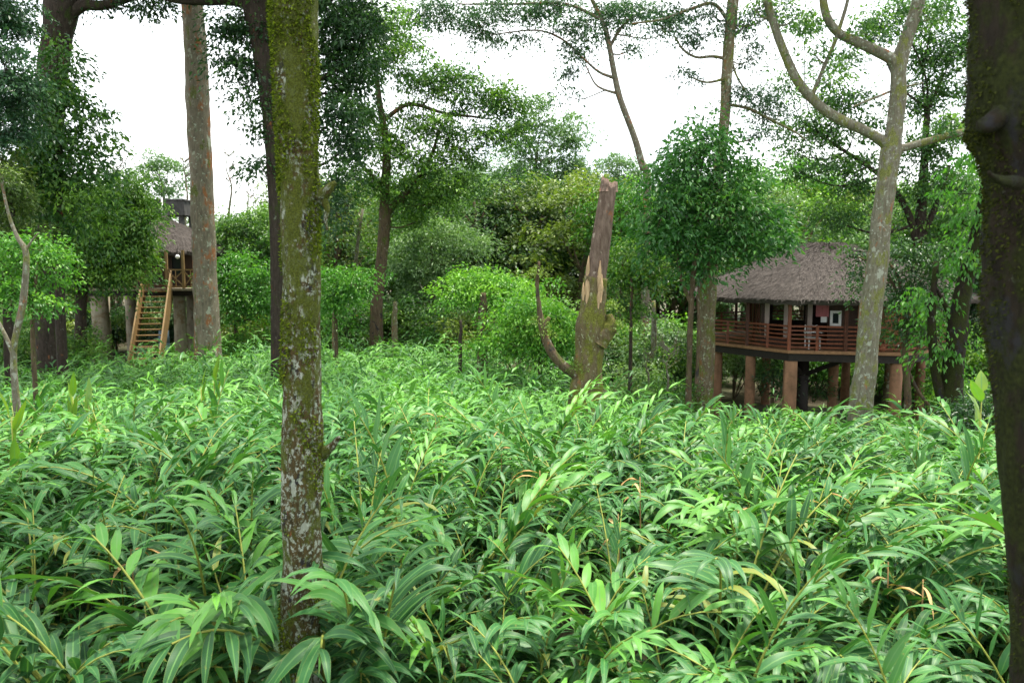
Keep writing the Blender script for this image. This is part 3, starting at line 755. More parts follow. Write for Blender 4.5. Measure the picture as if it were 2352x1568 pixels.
# ---- right side trees
tree('tall_lichen_tree', 'tall grey trunk rising out of the round dense crown left of the right hut', 'tree', 31,
     [(1618, 900, 44), (1620, 800, 42), (1624, 700, 40), (1628, 620, 37), (1640, 480, 30), (1655, 360, 24), (1664, 280, 22), (1669, 180, 24), (1674, 100, 24), (1682, 20, 24), (1690, -60, 24), (1700, -300, 16)],
     [(1560, 30, 40, 24), (1600, 90, 40, 26), (1520, 60, 36, 22), (1700, 60, 36, 32), (1640, 30, 36, 26), (1725, 130, 32, 26), (1770, 30, 36, 24), (1720, 220, 42, 26), (1760, 260, 46, 28), (1790, 235, 40, 24), (1740, 310, 34, 18), (1580, 170, 22, 14), (1700, -200, 260, 100)],
     0.13, 0.75, 'bluedark', 'orange', branches=[[(1668, 135, 9), (1635, 130, 7), (1600, 132, 6), (1570, 115, 5), (1550, 85, 4)], [(1672, 240, 8), (1720, 250, 7), (1770, 275, 6), (1820, 300, 5), (1850, 320, 3)], [(1680, 60, 9), (1640, 10, 8), (1590, 20, 7), (1520, 45, 5), (1450, 55, 4)], [(1676, 120, 7), (1690, 170, 5), (1715, 215, 4)]],
     seed=31, rough=0.12, sides=20, lpc=18, flare=1.1)
tree('round_tree', 'dense round-crowned green tree left of the right hut', 'tree', 28.3,
     [(1582, 880, 14), (1585, 760, 13), (1590, 660, 13), (1600, 560, 11), (1610, 440, 8)],
     [(1625, 300, 40, 34, 0), (1600, 345, 62, 40), (1660, 350, 58, 40), (1560, 400, 66, 44), (1640, 410, 80, 46), (1700, 420, 50, 40), (1530, 460, 62, 46), (1600, 480, 80, 50), (1690, 480, 70, 46), (1740, 500, 48, 40), (1560, 540, 76, 44), (1640, 550, 80, 44), (1720, 560, 64, 38), (1500, 540, 46, 40), (1560, 600, 70, 28), (1650, 600, 50, 20), (1770, 545, 26, 28)],
     0.22, 0.75, 'bright2', 'brown', branches=[[(1588, 700, 9), (1565, 640, 8), (1550, 560, 6)], [(1600, 880, 9), (1606, 760, 8), (1606, 660, 7), (1650, 560, 5)]], seed=32, lpc=26)
tree('pale_tree', 'leaning pale lichen-covered trunk in front of the right hut, forking into curved limbs', 'tree', 22,
     [(1978, 930, 54), (1988, 850, 50), (1998, 740, 46), (2012, 620, 46), (2024, 520, 44), (2035, 430, 42), (2046, 350, 44), (2056, 290, 36), (2062, 220, 34), (2066, 150, 34), (2082, 90, 30), (2105, 20, 28), (2118, -60, 24), (2130, -250, 14)],
     [(1780, -120, 150, 60), (1950, -160, 160, 60), (2140, -200, 200, 80), (1735, 20, 26, 18, 0), (1825, 40, 26, 18, 0), (1870, 120, 22, 16, 0), (1985, 70, 26, 18, 0), (2130, 40, 26, 22, 0), (1900, 190, 22, 14, 0), (2170, 290, 26, 14, 0)], 0.13, 0.35, 'mid', 'pale',
     branches=[[(2050, 345, 32), (2020, 320, 25), (1985, 300, 24), (1930, 275, 25), (1880, 240, 23), (1835, 190, 23), (1805, 130, 21), (1782, 70, 19), (1762, 0, 18), (1750, -90, 14)],
               [(2066, 170, 30), (2052, 140, 27), (2015, 118, 24), (1965, 95, 22), (1925, 75, 20), (1898, 35, 19), (1890, -30, 16), (1900, -100, 12)],
               [(2052, 350, 28), (2080, 338, 17), (2130, 325, 16), (2175, 312, 15), (2235, 296, 16), (2290, 270, 14)],
               [(1868, 215, 10), (1890, 160, 9), (1920, 90, 9), (1945, 10, 8), (1955, -40, 7)],
               [(1960, 245, 4), (2010, 225, 5), (2060, 205, 5), (2120, 190, 3)]], seed=33, rough=0.17, sides=24, sub=6, lpc=18, flare=1.1)
tree('backing_tree', 'spreading leafy tree filling the sky behind the forked pale trunk', 'tree', 38,
     [(2110, 820, 34), (2100, 680, 30), (2110, 560, 26), (2120, 420, 20), (2130, 250, 12)],
     [(1850, 60, 40, 24), (1810, 190, 30, 24), (1940, 150, 36, 24), (1830, 290, 60, 26), (1890, 250, 50, 26), (1950, 230, 50, 34), (1890, 310, 52, 30), (1830, 350, 40, 20), (1960, 300, 50, 30), (2140, 40, 56, 50), (2190, 110, 50, 56), (2120, 130, 50, 44), (2170, 200, 56, 50), (2110, 230, 46, 40), (2190, 300, 50, 44), (2130, 340, 56, 44), (2200, 420, 50, 50),
      (2120, 440, 56, 44), (1910, 380, 50, 26), (1850, 400, 44, 20), (1960, 420, 46, 36), (1930, 500, 60, 44), (2110, 530, 50, 40), (2180, 520, 56, 44), (2010, 60, 40, 40), (2060, 20, 50, 34), (1990, 370, 40, 26)],
     0.20, 0.72, 'mid', 'dark', branches=[[(2112, 600, 20), (2090, 500, 16), (2040, 420, 12), (1960, 360, 9), (1880, 310, 6)], [(2112, 560, 16), (2150, 470, 13), (2180, 380, 9)]], seed=34, lpc=24)
tree('roofside_tree', 'small dark leafy tree hanging over the right side of the thatched roof', 'tree', 26,
     [(2085, 920, 16), (2078, 820, 15), (2082, 740, 14), (2070, 660, 10), (2040, 600, 6)],
     [(1965, 590, 26, 24), (1985, 630, 26, 26), (1990, 680, 30, 26), (2070, 580, 46, 34), (2110, 640, 44, 36), (2070, 690, 40, 34), (2130, 720, 40, 34), (2090, 760, 34, 24), (2150, 600, 36, 34), (2165, 680, 30, 36), (2060, 740, 30, 36), (2100, 770, 36, 28), (2050, 640, 34, 30), (2130, 590, 36, 30)],
     0.15, 0.7, 'dark', 'brown', branches=[[(2082, 860, 12), (2110, 800, 9), (2140, 740, 6)], [(2075, 830, 9), (2110, 900, 8), (2150, 950, 7)], [(2075, 700, 8), (2030, 620, 6), (1970, 590, 4)]], seed=35, lpc=20)
tree('hanging_leaf_tree', 'dark leaning trunk right of the hut with pale green hanging leaves', 'tree', 23.5,
     [(2182, 960, 58), (2186, 880, 48), (2196, 780, 44), (2206, 700, 40), (2224, 620, 34), (2244, 540, 28), (2262, 450, 22), (2280, 350, 14)],
     [(2150, 740, 26, 40), (2175, 790, 22, 34), (2130, 690, 26, 26), (2250, 430, 56, 50), (2210, 500, 50, 40), (2260, 560, 30, 40), (2220, 600, 44, 30), (2250, 360, 50, 40)],
     0.17, 0.55, 'bright', 'darkmoss', branches=[[(2200, 760, 18), (2170, 700, 12), (2150, 660, 6)], [(2170, 940, 26), (2150, 860, 22), (2140, 740, 18), (2150, 600, 12)]], seed=36, rough=0.18, sides=18, lpc=18, droop=1.6)
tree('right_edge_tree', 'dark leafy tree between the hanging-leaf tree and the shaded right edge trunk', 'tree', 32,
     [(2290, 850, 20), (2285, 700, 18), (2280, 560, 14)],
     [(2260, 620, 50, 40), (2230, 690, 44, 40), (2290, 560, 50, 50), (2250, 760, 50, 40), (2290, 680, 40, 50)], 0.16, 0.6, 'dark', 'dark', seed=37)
for i, (px, pt, Y, sd, lab) in enumerate([(1420, 375, 72, 46, 'pale airy treetop behind the bent foot of the thin leaning trunk'), (1080, 400, 64, 47, 'pale airy treetop seen under the boughs of the forked tree'), (1735, 395, 58, 40, 'flat bright green treetop just right of the round dense crown'), (1850, 380, 62, 41, 'layered bright green treetop above the thatched roof'),
                                (1420, 440, 46, 42, 'bright green tree between the broken stump and the round dense crown'), (790, 560, 55, 43, 'grey-green tree seen just right of the mossy near trunk')]):
    tree('background_tree', lab, 'tree', Y, [(px, 700, 14), (px + 4, 560, 10), (px, pt + 30, 6)],
         [(px, pt, 46, 22), (px - 36, pt + 40, 44, 26), (px + 40, pt + 36, 46, 26), (px, pt + 80, 56, 34), (px - 30, pt + 130, 50, 36), (px + 36, pt + 130, 46, 36), (px, pt + 180, 50, 34)], 0.25, 0.7, ['pale', 'pale', 'bright', 'bright', 'bright', 'pale'][i], 'brown', seed=sd, flat=0.45)

# ---- bushes with a shape one can find
def bush(name, label, Y, blobs, mat, leaf, seed, dens=1.0, stemx=None, cat='bush', **kw):
    b0 = blobs[0]; px = stemx or b0[0]
    gy = max(b[1] for b in blobs)
    return tree(name, label, cat, Y, [(px, gy, 8), (px, b0[1], 5)], blobs, leaf, dens, mat, 'brown', seed=seed, sides=8, **kw)
bush('round_bush', 'round bright green bush on a thick brown stem, left of the broken stump', 33, [(1110, 640, 50, 26), (1065, 665, 40, 28), (1160, 665, 44, 30), (1115, 680, 60, 24), (1200, 690, 36, 26)], 'bright', 0.16, 50, 1.0)
bush('broad_bush', 'broad bright green bush just behind the stump side limb', 30, [(1240, 700, 60, 34), (1290, 740, 44, 40), (1190, 740, 50, 36), (1230, 770, 70, 34), (1150, 790, 60, 28), (1270, 800, 60, 26)], 'bright', 0.17, 51, 1.0)
bush('green_bush', 'bright green bush right of the tall orange-stained trunk', 40, [(540, 610, 44, 26), (580, 640, 40, 30), (520, 650, 40, 34), (560, 690, 56, 34), (600, 700, 36, 30)], 'bright', 0.19, 52, 1.0)
bush('dark_thicket', 'dark thicket on the skyline right of the tall orange-stained trunk', 46, [(520, 520, 30, 26), (570, 530, 40, 26), (610, 510, 30, 34), (560, 570, 60, 30), (600, 600, 40, 40), (655, 560, 60, 50)], 'mid', 0.2, 53, 1.0)
bush('climber_bush', 'bright bush with a dark stem right of the mossy near trunk', 34, [(770, 645, 34, 24), (800, 670, 34, 26), (765, 690, 40, 26), (830, 640, 30, 20)], 'bright', 0.16, 54, 1.0)
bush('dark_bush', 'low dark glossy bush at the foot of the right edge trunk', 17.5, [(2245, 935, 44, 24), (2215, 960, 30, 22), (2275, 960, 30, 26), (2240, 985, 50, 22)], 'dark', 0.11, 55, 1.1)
bush('hut_bush', 'dark leafy bush growing under the raised deck of the right hut', 32, [(1775, 850, 20, 18), (1785, 870, 26, 20), (1880, 885, 26, 14)], 'dark', 0.14, 56, 0.9)
bush('field_edge_bush', 'bushy green plant behind the field between the round tree stems and the stump', 31, [(1450, 640, 40, 30), (1440, 700, 40, 40), (1490, 620, 36, 40), (1430, 600, 36, 36)], 'mid', 0.16, 57, 0.8)
# big-leaved plant near the right edge
def blade_plant(name, label, x, y, z, n, L, W, mat, seed, spread=0.5, h=0.6, stem=True, cat='plant', droop=0.5, group=None):
    rg = np.random.default_rng(seed)
    e = link(name, None, None, (x, y, z)); tag(e, label, cat, group)
    a = rg.uniform(0, 6.28, n); el = rg.uniform(0.2, 1.2, n) * spread
    zz = np.linspace(0.4, 1.0, n) * h
    C = np.column_stack([0.02 * np.cos(a), 0.02 * np.sin(a), zz])
    D = nrm(np.column_stack([np.cos(a) * np.sin(el), np.sin(a) * np.sin(el), np.cos(el)]))
    U = nrm(np.column_stack([-np.cos(a), -np.sin(a), np.full(n, 0.8)]) + rg.normal(0, 0.2, (n, 3)))
    V, Fq, UV, m = blade_leaves(C, D, U, L * rg.uniform(0.7, 1.1, n), W * rg.uniform(0.8, 1.1, n), np.full(n, droop), 6, rg, 0.05)
    link('foliage', mesh_np('foliage', V, Fq, M[mat], np.repeat(rg.uniform(0.1, 0.95, n), m), UV), e)
    V, Fq = tube(np.array([[0, 0, -0.1], [0, 0, h * 0.5], [0, 0, h]]), [0.016, 0.013, 0.01], 6)
    link('stem', mesh_np('stem', V, Fq, M['cane']), e)
    return e
p = at(2258, 860, 13); g0 = gz(p[0], p[1])
blade_plant('big_leaf_plant', 'plant with large pale yellow-green upright leaves beside the right edge trunk', p[0], p[1], g0, 11, 0.50, 0.19, 'yellowleaf', 91, 0.9, 2.7 - 0.1, droop=0.4)
for i, (px, py, Y, mat, lab) in enumerate([(462, 905, 15.5, 'yellowleaf', 'upright yellow-orange tipped shoot in the left field, left of its green twin'), (492, 890, 15.6, 'yellowleaf', 'upright yellow-green shoot in the left field, right of the orange tipped one'),
                                (168, 930, 14, 'yellowleaf', 'bright yellow-green shoot standing in the field below the stairs hut'), (205, 950, 13.6, 'yellowleaf', 'second bright green shoot, just right of the first one at far left of the field'),
                                (28, 985, 10, 'yellowleaf', 'upright bright green shoot at the left edge near the crooked sapling')]):
    p = at(px, py, Y); g0 = gz(p[0], Y)
    blade_plant('young_shoot', lab, p[0], Y, g0, 8, 0.58, 0.13, mat, 60 + i, 0.35, max(1.2, p[2] - g0 + 0.15), droop=0.1)

# ---- little stumps and stems among the bushes
for (px, py0, py1, w, Y, bk, lab, nm) in [(1108, 735, 672, 20, 31.5, 'brown', 'short brown stump holding up the round bright bush', 'tree_stump'), (768, 740, 655, 12, 37, 'orange', 'short orange-brown dead stem right of the mossy near trunk', 'tree_stump'),
                                (906, 735, 692, 13, 39, 'orange', 'small pinkish stump in the field right of the forked trunk', 'tree_stump'), (1057, 790, 735, 9, 30, 'dark', 'small dark crooked stump in front of the bushes', 'tree_stump'),
                                (815, 720, 480, 10, 50, 'pale', 'thin pale leaning stem behind the field right of the mossy near trunk', 'slender_tree'), (1500, 870, 690, 14, 36, 'pale', 'pale thin stem right of the broken stump', 'slender_tree'),
                                (1447, 850, 690, 6, 30, 'dark', 'very thin dark stem just right of the broken stump', 'slender_tree'), (2038, 920, 830, 22, 36, 'orange', 'brown stem under the hut right of the pale leaning trunk', 'slender_tree')]:
    tree(nm, lab, 'tree stump' if nm == 'tree_stump' else 'tree', Y, [(px, py0, w), (px + 2, (py0 + py1) / 2, w * 0.9), (px + (18 if px == 815 else 1), py1, w * 0.6)], bark=bk, seed=int(px), sides=10, rough=0.2)

# ------------------------------------------------------------------ filler trees and shrubs (countable, shared kinds)
def proto_tree(seed, H, mat, leaf, dens, spread=0.36):
    rg = np.random.default_rng(seed)
    P = np.array([[0, 0, -0.3], [rg.normal(0, 0.1), rg.normal(0, 0.1), H * 0.35], [rg.normal(0, 0.2), rg.normal(0, 0.2), H * 0.65], [rg.normal(0, 0.3), rg.normal(0, 0.3), H * 0.9]])
    C = catmull(P, 4)
    tr = tube(C, np.linspace(0.02 * H, 0.006 * H, len(C)), 8, 0.12, seed=seed, fscale=1)
    bl = []; tws = []
    for k in range(11):
        t = rg.uniform(0.36, 0.98); a = k * 2.4 + rg.uniform(-0.5, 0.5)
        rad = H * spread * (1.1 - 0.65 * abs(t - 0.55) * 2) * rg.uniform(0.3, 0.8)
        c = np.array([math.cos(a) * rad, math.sin(a) * rad, H * t]); r = H * rg.uniform(0.10, 0.16)
        bl.append((c, np.array([r, r, r * 0.7])))
        j = min(len(C) - 1, int(len(C) * max(0.1, t - 0.2))); 
        tws.append(tube(catmull([C[j], (C[j] + c) / 2 - [0, 0, 0.15], c], 3), np.linspace(0.008 * H, 0.003 * H, 7), 5, cap=False))
    me = crown_mesh(bl, leaf, dens * 0.6, M[mat], seed, (0, 0, 0), [b[0] for b in bl], lpc=22, limbs=tws)
    return mesh_np('trunk', tr[0], tr[1], B['brown']), me

kinds = [(201, 9.5, 'mid', 0.24, 1.0), (202, 10.5, 'olive', 0.24, 0.9), (203, 9.0, 'pale', 0.25, 0.85), (204, 9.0, 'dark', 0.22, 1.0), (205, 11, 'pale', 0.26, 0.7)]
tp = [proto_tree(*k) for k in kinds]
tlab = ['mid-green leafy tree in the background forest', 'olive-green leafy tree in the background forest', 'pale green tree in the background forest', 'dark green tree in the background forest', 'tall pale open-crowned tree in the background forest']
rg = np.random.default_rng(77)
def clear_of(x, y):
    for (cx, cy, rr) in ((13.2, 34.6, 7.0), (-20.0, 44.5, 5.6), (-20.0, 51, 2.5)):
        if math.hypot(x - cx, y - cy) < rr: return False
    return True
def skyline(px):   # lowest picture height a filler tree may reach
    return np.interp(px, [0, 200, 260, 420, 500, 610, 700, 900, 1150, 1340, 1480, 1700, 1800, 1950, 2352], [420, 420, 450, 480, 500, 500, 430, 400, 400, 410, 430, 400, 440, 430, 410])
for Yb in (52, 60, 70, 82, 98):
    step = 95 if Yb < 75 else 85
    for px in np.arange(-140, 2500, step * 52 / Yb * 1.1):
        pxx = px + rg.uniform(-25, 25); Y = Yb + rg.uniform(-4, 4)
        x = (pxx - 1176) / F * Y
        if not clear_of(x, Y): continue
        top = at(pxx, skyline(pxx) + rg.uniform(-8, 60), Y)[2]; g = gz(x, Y)
        k = rg.choice([0, 1, 2, 3, 4], p=[0.28, 0.2, 0.22, 0.15, 0.15] if Yb < 65 else [0.15, 0.2, 0.35, 0.05, 0.25])
        s = (top - g) / kinds[k][1]
        if s < 0.35: continue
        e = link('forest_tree', None, None, (x, Y, g)); w = s * rg.uniform(0.95, 1.3); e.scale = (w, w, s); e.rotation_euler = (0, 0, rg.uniform(0, 6.28))
        tag(e, tlab[k], 'tree', ['mid-green', 'olive-green', 'pale green', 'dark green', 'tall pale'][k] + ' trees of the background forest')
        link('trunk', tp[k][0], e); link('crown', tp[k][1], e)

def proto_shrub(seed, H, mat, leaf):
    rg = np.random.default_rng(seed); bl = []; st = []
    for k in range(7):
        a = rg.uniform(0, 6.28); rad = H * rg.uniform(0.1, 0.42); c = np.array([math.cos(a) * rad, math.sin(a) * rad, H * rg.uniform(0.35, 0.85)])
        r = H * rg.uniform(0.18, 0.27); bl.append((c, np.array([r, r, r * 0.75])))
        st.append(tube(catmull([[0, 0, -0.1], c * 0.5 + [0, 0, 0.05], c], 3), np.linspace(0.03, 0.012, 7), 5, cap=False))
    me = crown_mesh(bl, leaf, 0.6, M[mat], seed, (0, 0, 0), [b[0] for b in bl], lpc=24, limbs=st[1:], name='foliage')
    return mesh_np('stem', st[0][0], st[0][1], B['brown']), me
sk = [(301, 3.0, 'bright', 0.16), (302, 3.2, 'mid', 0.16), (303, 3.0, 'pale', 0.15), (304, 2.6, 'dark', 0.15), (305, 3.0, 'olive', 0.16)]
spr = [proto_shrub(*k) for k in sk]
slab = ['bright green', 'mid-green', 'pale green', 'dark green', 'olive-green']
cnt = 0
for Yb in (36, 40, 44, 49, 55):
    for px in np.arange(-100, 2480, 88 * 40 / Yb):
        pxx = px + rg.uniform(-25, 25); Y = Yb + rg.uniform(-2, 2); x = (pxx - 1176) / F * Y
        lim = np.interp(pxx, [0, 500, 1000, 1300, 1500, 2000, 2352], [38, 41, 42, 36, 33, 31, 27])
        if Y < lim: continue
        if not clear_of(x, Y): continue
        if -21.5 < x < -15 and Y < 46: continue
        g = gz(x, Y); k = rg.choice(5, p=[0.25, 0.28, 0.2, 0.12, 0.15]); s = rg.uniform(0.8, 1.45)
        e = link('shrub', None, None, (x, Y, g)); e.scale = (s * 1.15, s * 1.15, s); e.rotation_euler = (0, 0, rg.uniform(0, 6.28))
        tag(e, slab[k] + ' shrub in the undergrowth behind the cardamom field', 'shrub', slab[k] + ' shrubs of the undergrowth')
        link('stem', spr[k][0], e); link('foliage', spr[k][1], e)
for (pxx, Y, k, s) in [(1690, 40, 2, 1.2), (1760, 41, 1, 1.1), (1930, 41, 0, 1.2), (1990, 40, 0, 1.1), (2060, 39, 0, 1.2), (2140, 37, 0, 1.2), (2230, 30, 0, 1.1), (2290, 29, 0, 1.1), (1530, 31, 1, 0.8), (1480, 33, 2, 0.9), (1570, 36, 1, 1.0), (2260, 26, 1, 0.9), (1860, 42, 2, 1.2),
                       (250, 47.5, 1, 1.0), (300, 48, 4, 1.0), (390, 47, 3, 1.1), (180, 40, 0, 0.8), (60, 34, 3, 0.9), (130, 35, 1, 0.9), (10, 33, 1, 1.0), (510, 39, 0, 0.9)]:
    x = (pxx - 1176) / F * Y; e = link('shrub', None, None, (x, Y, gz(x, Y))); e.scale = (s, s, s); e.rotation_euler = (0, 0, pxx)
    tag(e, slab[k] + ' shrub in the undergrowth behind the cardamom field', 'shrub', slab[k] + ' shrubs of the undergrowth')
    link('stem', spr[k][0], e); link('foliage', spr[k][1], e)

# ------------------------------------------------------------------ huts
def thatch_mat(name, a, b):
    m, nt, out = newmat(name)
    at_ = N(nt, 'ShaderNodeAttribute', attribute_name='tint')
    tc = N(nt, 'ShaderNodeTexCoord')
    n = noise(nt, tc.outputs['Object'], 9, 6, 0.7); n2 = noise(nt, tc.outputs['Object'], 1.3, 4)
    c = mixc(nt, ramp(nt, n, [(0.3, 0.0), (0.7, 1.0)]), a, b)
    c = mixc(nt, ramp(nt, n2, [(0.4, 0.0), (0.65, 0.45)]), c, (0.065, 0.055, 0.05))
    c = mixc(nt, ramp(nt, at_.outputs['Fac'], [(0.3, 0.0), (1.0, 0.8)]), c, (0.17, 0.15, 0.138))
    p = N(nt, 'ShaderNodeBsdfPrincipled'); p.inputs['Roughness'].default_value = 0.95; p.inputs['Specular IOR Level'].default_value = 0.1
    nt.links.new(c, p.inputs['Base Color'])
    bu = N(nt, 'ShaderNodeBump'); bu.inputs['Strength'].default_value = 0.8; bu.inputs['Distance'].default_value = 0.05
    nt.links.new(n, bu.inputs['Height']); nt.links.new(bu.outputs[0], p.inputs['Normal'])
    nt.links.new(p.outputs[0], out.inputs[0]); return m
M['thatch'] = thatch_mat('thatch', (0.034, 0.029, 0.026), (0.095, 0.082, 0.074))
M['redwood'] = plain('red_brown_wood', (0.16, 0.042, 0.018), 0.5, 0.35, 10, (1, 1, 0.3), spec=0.4)
M['darkred'] = plain('dark_red_wood', (0.07, 0.022, 0.012), 0.5, 0.35, 10, (1, 1, 0.3))
M['deckedge'] = plain('deck_edge_wood', (0.24, 0.13, 0.065), 0.6, 0.25, 9)
M['beam'] = plain('dark_beam', (0.018, 0.014, 0.012), 0.6, 0.3, 9)
M['pillar'] = plain('brown_pillar', (0.24, 0.13, 0.075), 0.85, 0.3, 3, (1, 1, 0.4), stain=(0.12, 0.075, 0.04))
M['pillargrey'] = plain('weathered_pillar', (0.26, 0.23, 0.17), 0.9, 0.3, 5, (1, 1, 0.3), stain=(0.15, 0.09, 0.04))
M['darkwood'] = plain('dark_wall_wood', (0.045, 0.022, 0.014), 0.5, 0.4, 9, (1, 1, 0.2))
M['terra'] = plain('terracotta_wall', (0.34, 0.14, 0.075), 0.8, 0.15, 4)
M['pink'] = plain('pink_cloth', (0.50, 0.17, 0.19), 0.9, 0.12, 5)
M['white'] = plain('white_paint', (0.80, 0.80, 0.80), 0.5, 0.05, 5)
M['offwhite'] = plain('off_white_curtain', (0.45, 0.36, 0.33), 0.9, 0.1, 5)
M['ochre'] = plain('ochre_painted_wood', (0.20, 0.13, 0.055), 0.6, 0.2, 6, (1, 1, 0.4), stain=(0.25, 0.15, 0.05))
M['doorwood'] = plain('brown_door_wood', (0.14, 0.062, 0.024), 0.5, 0.35, 9, (1, 1, 0.2))
M['tank'] = plain('stained_concrete', (0.075, 0.072, 0.07), 0.9, 0.5, 4, (1, 1, 0.3), stain=(0.02, 0.02, 0.02))
M['bluedrum'] = plain('pale_blue_plastic', (0.13, 0.20, 0.26), 0.5, 0.1, 5)
gm, gnt, gout = newmat('window_glass')
gp_ = N(gnt, 'ShaderNodeBsdfPrincipled'); gp_.inputs['Base Color'].default_value = (0.02, 0.025, 0.03, 1); gp_.inputs['Roughness'].default_value = 0.06
gnt.links.new(gp_.outputs[0], gout.inputs[0]); M['glass'] = gm

def thatch_roof(parent, cx, cy, A, Bb, zeave, rise, ridge, sup=4.0, seed=1, sides=96, rings=18, drop=0.0, rot=0.0, poly=None, strands=9000, rnd=0.0):
    rg = np.random.default_rng(seed)
    th = np.linspace(0, 2 * np.pi, sides, endpoint=False)
    def outline(t):
        a = A * (1 - t) + ridge[0] * t; b = Bb * (1 - t) + ridge[1] * t
        if poly:
            k = math.pi / poly; r = math.cos(k) / np.cos((th - rot) % (2 * k) - k)
            return a * (r * (1 - rnd) + rnd) * np.cos(th), b * (r * (1 - rnd) + rnd) * np.sin(th)
        e = 2 / (sup * (1 - t) + 2.2 * t)
        return a * np.sign(np.cos(th)) * np.abs(np.cos(th)) ** e, b * np.sign(np.sin(th)) * np.abs(np.sin(th)) ** e
    jag = rg.uniform(-0.05, 0.05, sides); jr = np.convolve(np.r_[jag, jag, jag], np.ones(3) / 3, 'same')[sides:2 * sides]
    rows = []
    x, y = outline(0.12); rows.append(np.column_stack([x, y, np.full(sides, zeave - 0.05)]))          # underside
    x, y = outline(0.0); rows.append(np.column_stack([x * 0.985, y * 0.985, np.full(sides, zeave - 0.20) + jag]))
    rows.append(np.column_stack([x * (1 + jr * 0.1), y * (1 + jr * 0.1), zeave + jag * 0.5]))
    for i in range(1, rings + 1):
        t = i / rings; x, y = outline(t)
        z = zeave + rise * (t ** 0.92 + 0.05 * math.sin(math.pi * t))
        rows.append(np.column_stack([x, y, z + rg.normal(0, 0.018, sides)]))
    Vv = np.vstack(rows); Vv[:, 0] += cx; Vv[:, 1] += cy; n = len(rows)
    i = np.arange(n - 1)[:, None] * sides; j = np.arange(sides)[None, :]; j2 = (j + 1) % sides
    Fq = np.stack([i + j, i + j2, i + sides + j2, i + sides + j], -1).reshape(-1, 4)
    k = len(Vv); top = Vv[-sides:].mean(0); Vv = np.vstack([Vv, top[None], top[None]])
    jj = np.arange(0, sides, 2); bs = (n - 1) * sides
    Fq = np.vstack([Fq, np.stack([bs + jj, bs + (jj + 1) % sides, bs + (jj + 2) % sides, np.full(len(jj), k)], -1)])
    tint = np.zeros(len(Vv))
    # loose straw lying down the slope
    G = np.stack(rows[2:], 0); G[:, :, 0] += cx; G[:, :, 1] += cy
    nr = G.shape[0]
    ii = np.minimum((rg.random(strands) ** 1.3 * (nr - 1)).astype(int), nr - 2); jx = rg.integers(0, sides, strands); f = rg.random(strands)[:, None]; fj = rg.random(strands)[:, None]
    a0 = G[ii, jx] * (1 - fj) + G[ii, (jx + 1) % sides] * fj; a1 = G[ii + 1, jx] * (1 - fj) + G[ii + 1, (jx + 1) % sides] * fj
    p = a0 * (1 - f) + a1 * f; down = nrm(a0 - a1); side = nrm(G[ii, (jx + 1) % sides] - G[ii, jx]); up = nrm(np.cross(down, side)); up *= np.sign(up[:, 2:3] + 1e-6)
    d = nrm(down + rg.normal(0, 0.16, p.shape) * 1.0 + up * 0.06); L = rg.uniform(0.10, 0.30, strands)[:, None]; w = rg.uniform(0.003, 0.008, strands)[:, None]
    p = p + up * 0.012
    Vq = np.stack([p - side * w, p + side * w, p + side * w + d * L + up * 0.02, p - side * w + d * L + up * 0.02], 1).reshape(-1, 3)
    Fs = np.arange(strands * 4).reshape(-1, 4) + len(Vv)
    tt = np.repeat(rg.random(strands), 4)
    return link('roof', mesh_np('roof', np.vstack([Vv, Vq]), np.vstack([Fq, Fs]), M['thatch'], np.concatenate([tint, tt]), smooth=False), parent)

# right hut: an octagon; empty under its centre, local -y is the front side
TH = R(-12); SIDE = 4.1
RC = SIDE / (2 * math.sin(math.pi / 8)); AP = RC * math.cos(math.pi / 8)
_c = Vector((10.46, 30.0, 0)) - Matrix.Rotation(TH, 3, 'Z') @ Vector((-SIDE / 2, -AP, 0))
hx, hy = _c.x, _c.y; hg = gz(hx, hy - 3) - 0.3
hut = link('thatched_hut', None, None, (hx, hy, hg)); hut.rotation_euler = (0, 0, TH)
tag(hut, 'larger thatched hut on brown pillars at the right, with a red-brown railed veranda', 'treehouse')
DZ = 1.64 - hg
def ocorner(k, inset=0.0):
    a = R(-112.5 + 45 * k); r = RC - inset
    return Vector((r * math.cos(a), r * math.sin(a), 0))
def octring(mb, r_in, r_out, z0, z1):
    for k in range(8):
        p, q = ocorner(k, RC - r_out), ocorner(k + 1, RC - r_out); p2, q2 = ocorner(k, RC - r_in), ocorner(k + 1, RC - r_in)
        mb.prism([(q.x, q.y, z0), (p.x, p.y, z0), (p2.x, p2.y, z0), (q2.x, q2.y, z0)], (0, 0, z1 - z0))
MB().prism([(ocorner(k).x, ocorner(k).y, DZ - 0.12) for k in range(7, -1, -1)], (0, 0, 0.12)).build('deck', M['deckedge'], hut, 0.01)
fb = MB(); octring(fb, RC - 0.34, RC - 0.14, DZ - 0.42, DZ - 0.124)
for yy in (-3.4, -1.7, 0, 1.7, 3.4):
    w_ = min(RC - 0.4, (AP - 0.35) if abs(yy) < SIDE / 2 else (AP - 0.35) - (abs(yy) - SIDE / 2))
    fb.box(-w_, w_, yy - 0.09, yy + 0.09, DZ - 0.38, DZ - 0.125)
fb.build('floor_beams', M['beam'], hut)
ml = (ocorner(0) + ocorner(-1)) / 2
for i, (p, r) in enumerate([(ocorner(0, 0.42), 0.23), (ocorner(1, 0.42), 0.22), (ocorner(7, 0.5), 0.2), (ml * 0.93, 0.2), (Vector((0.1, -2.2, 0)), 0.2), (ocorner(6, 0.5), 0.2), (ocorner(5, 0.5), 0.2), (ocorner(4, 0.5), 0.2), (ocorner(3, 0.5), 0.2)]):
    mb = MB()
    if i == 0: mb.box(p.x - r, p.x + r, p.y - r, p.y + r, -0.6, DZ - 0.425)
    else: mb.cyl((p.x, p.y), r * 1.02, r, -0.6, DZ - 0.425, 20)
    mb.build('pillar', M['pillar'], hut, 0.015, True)
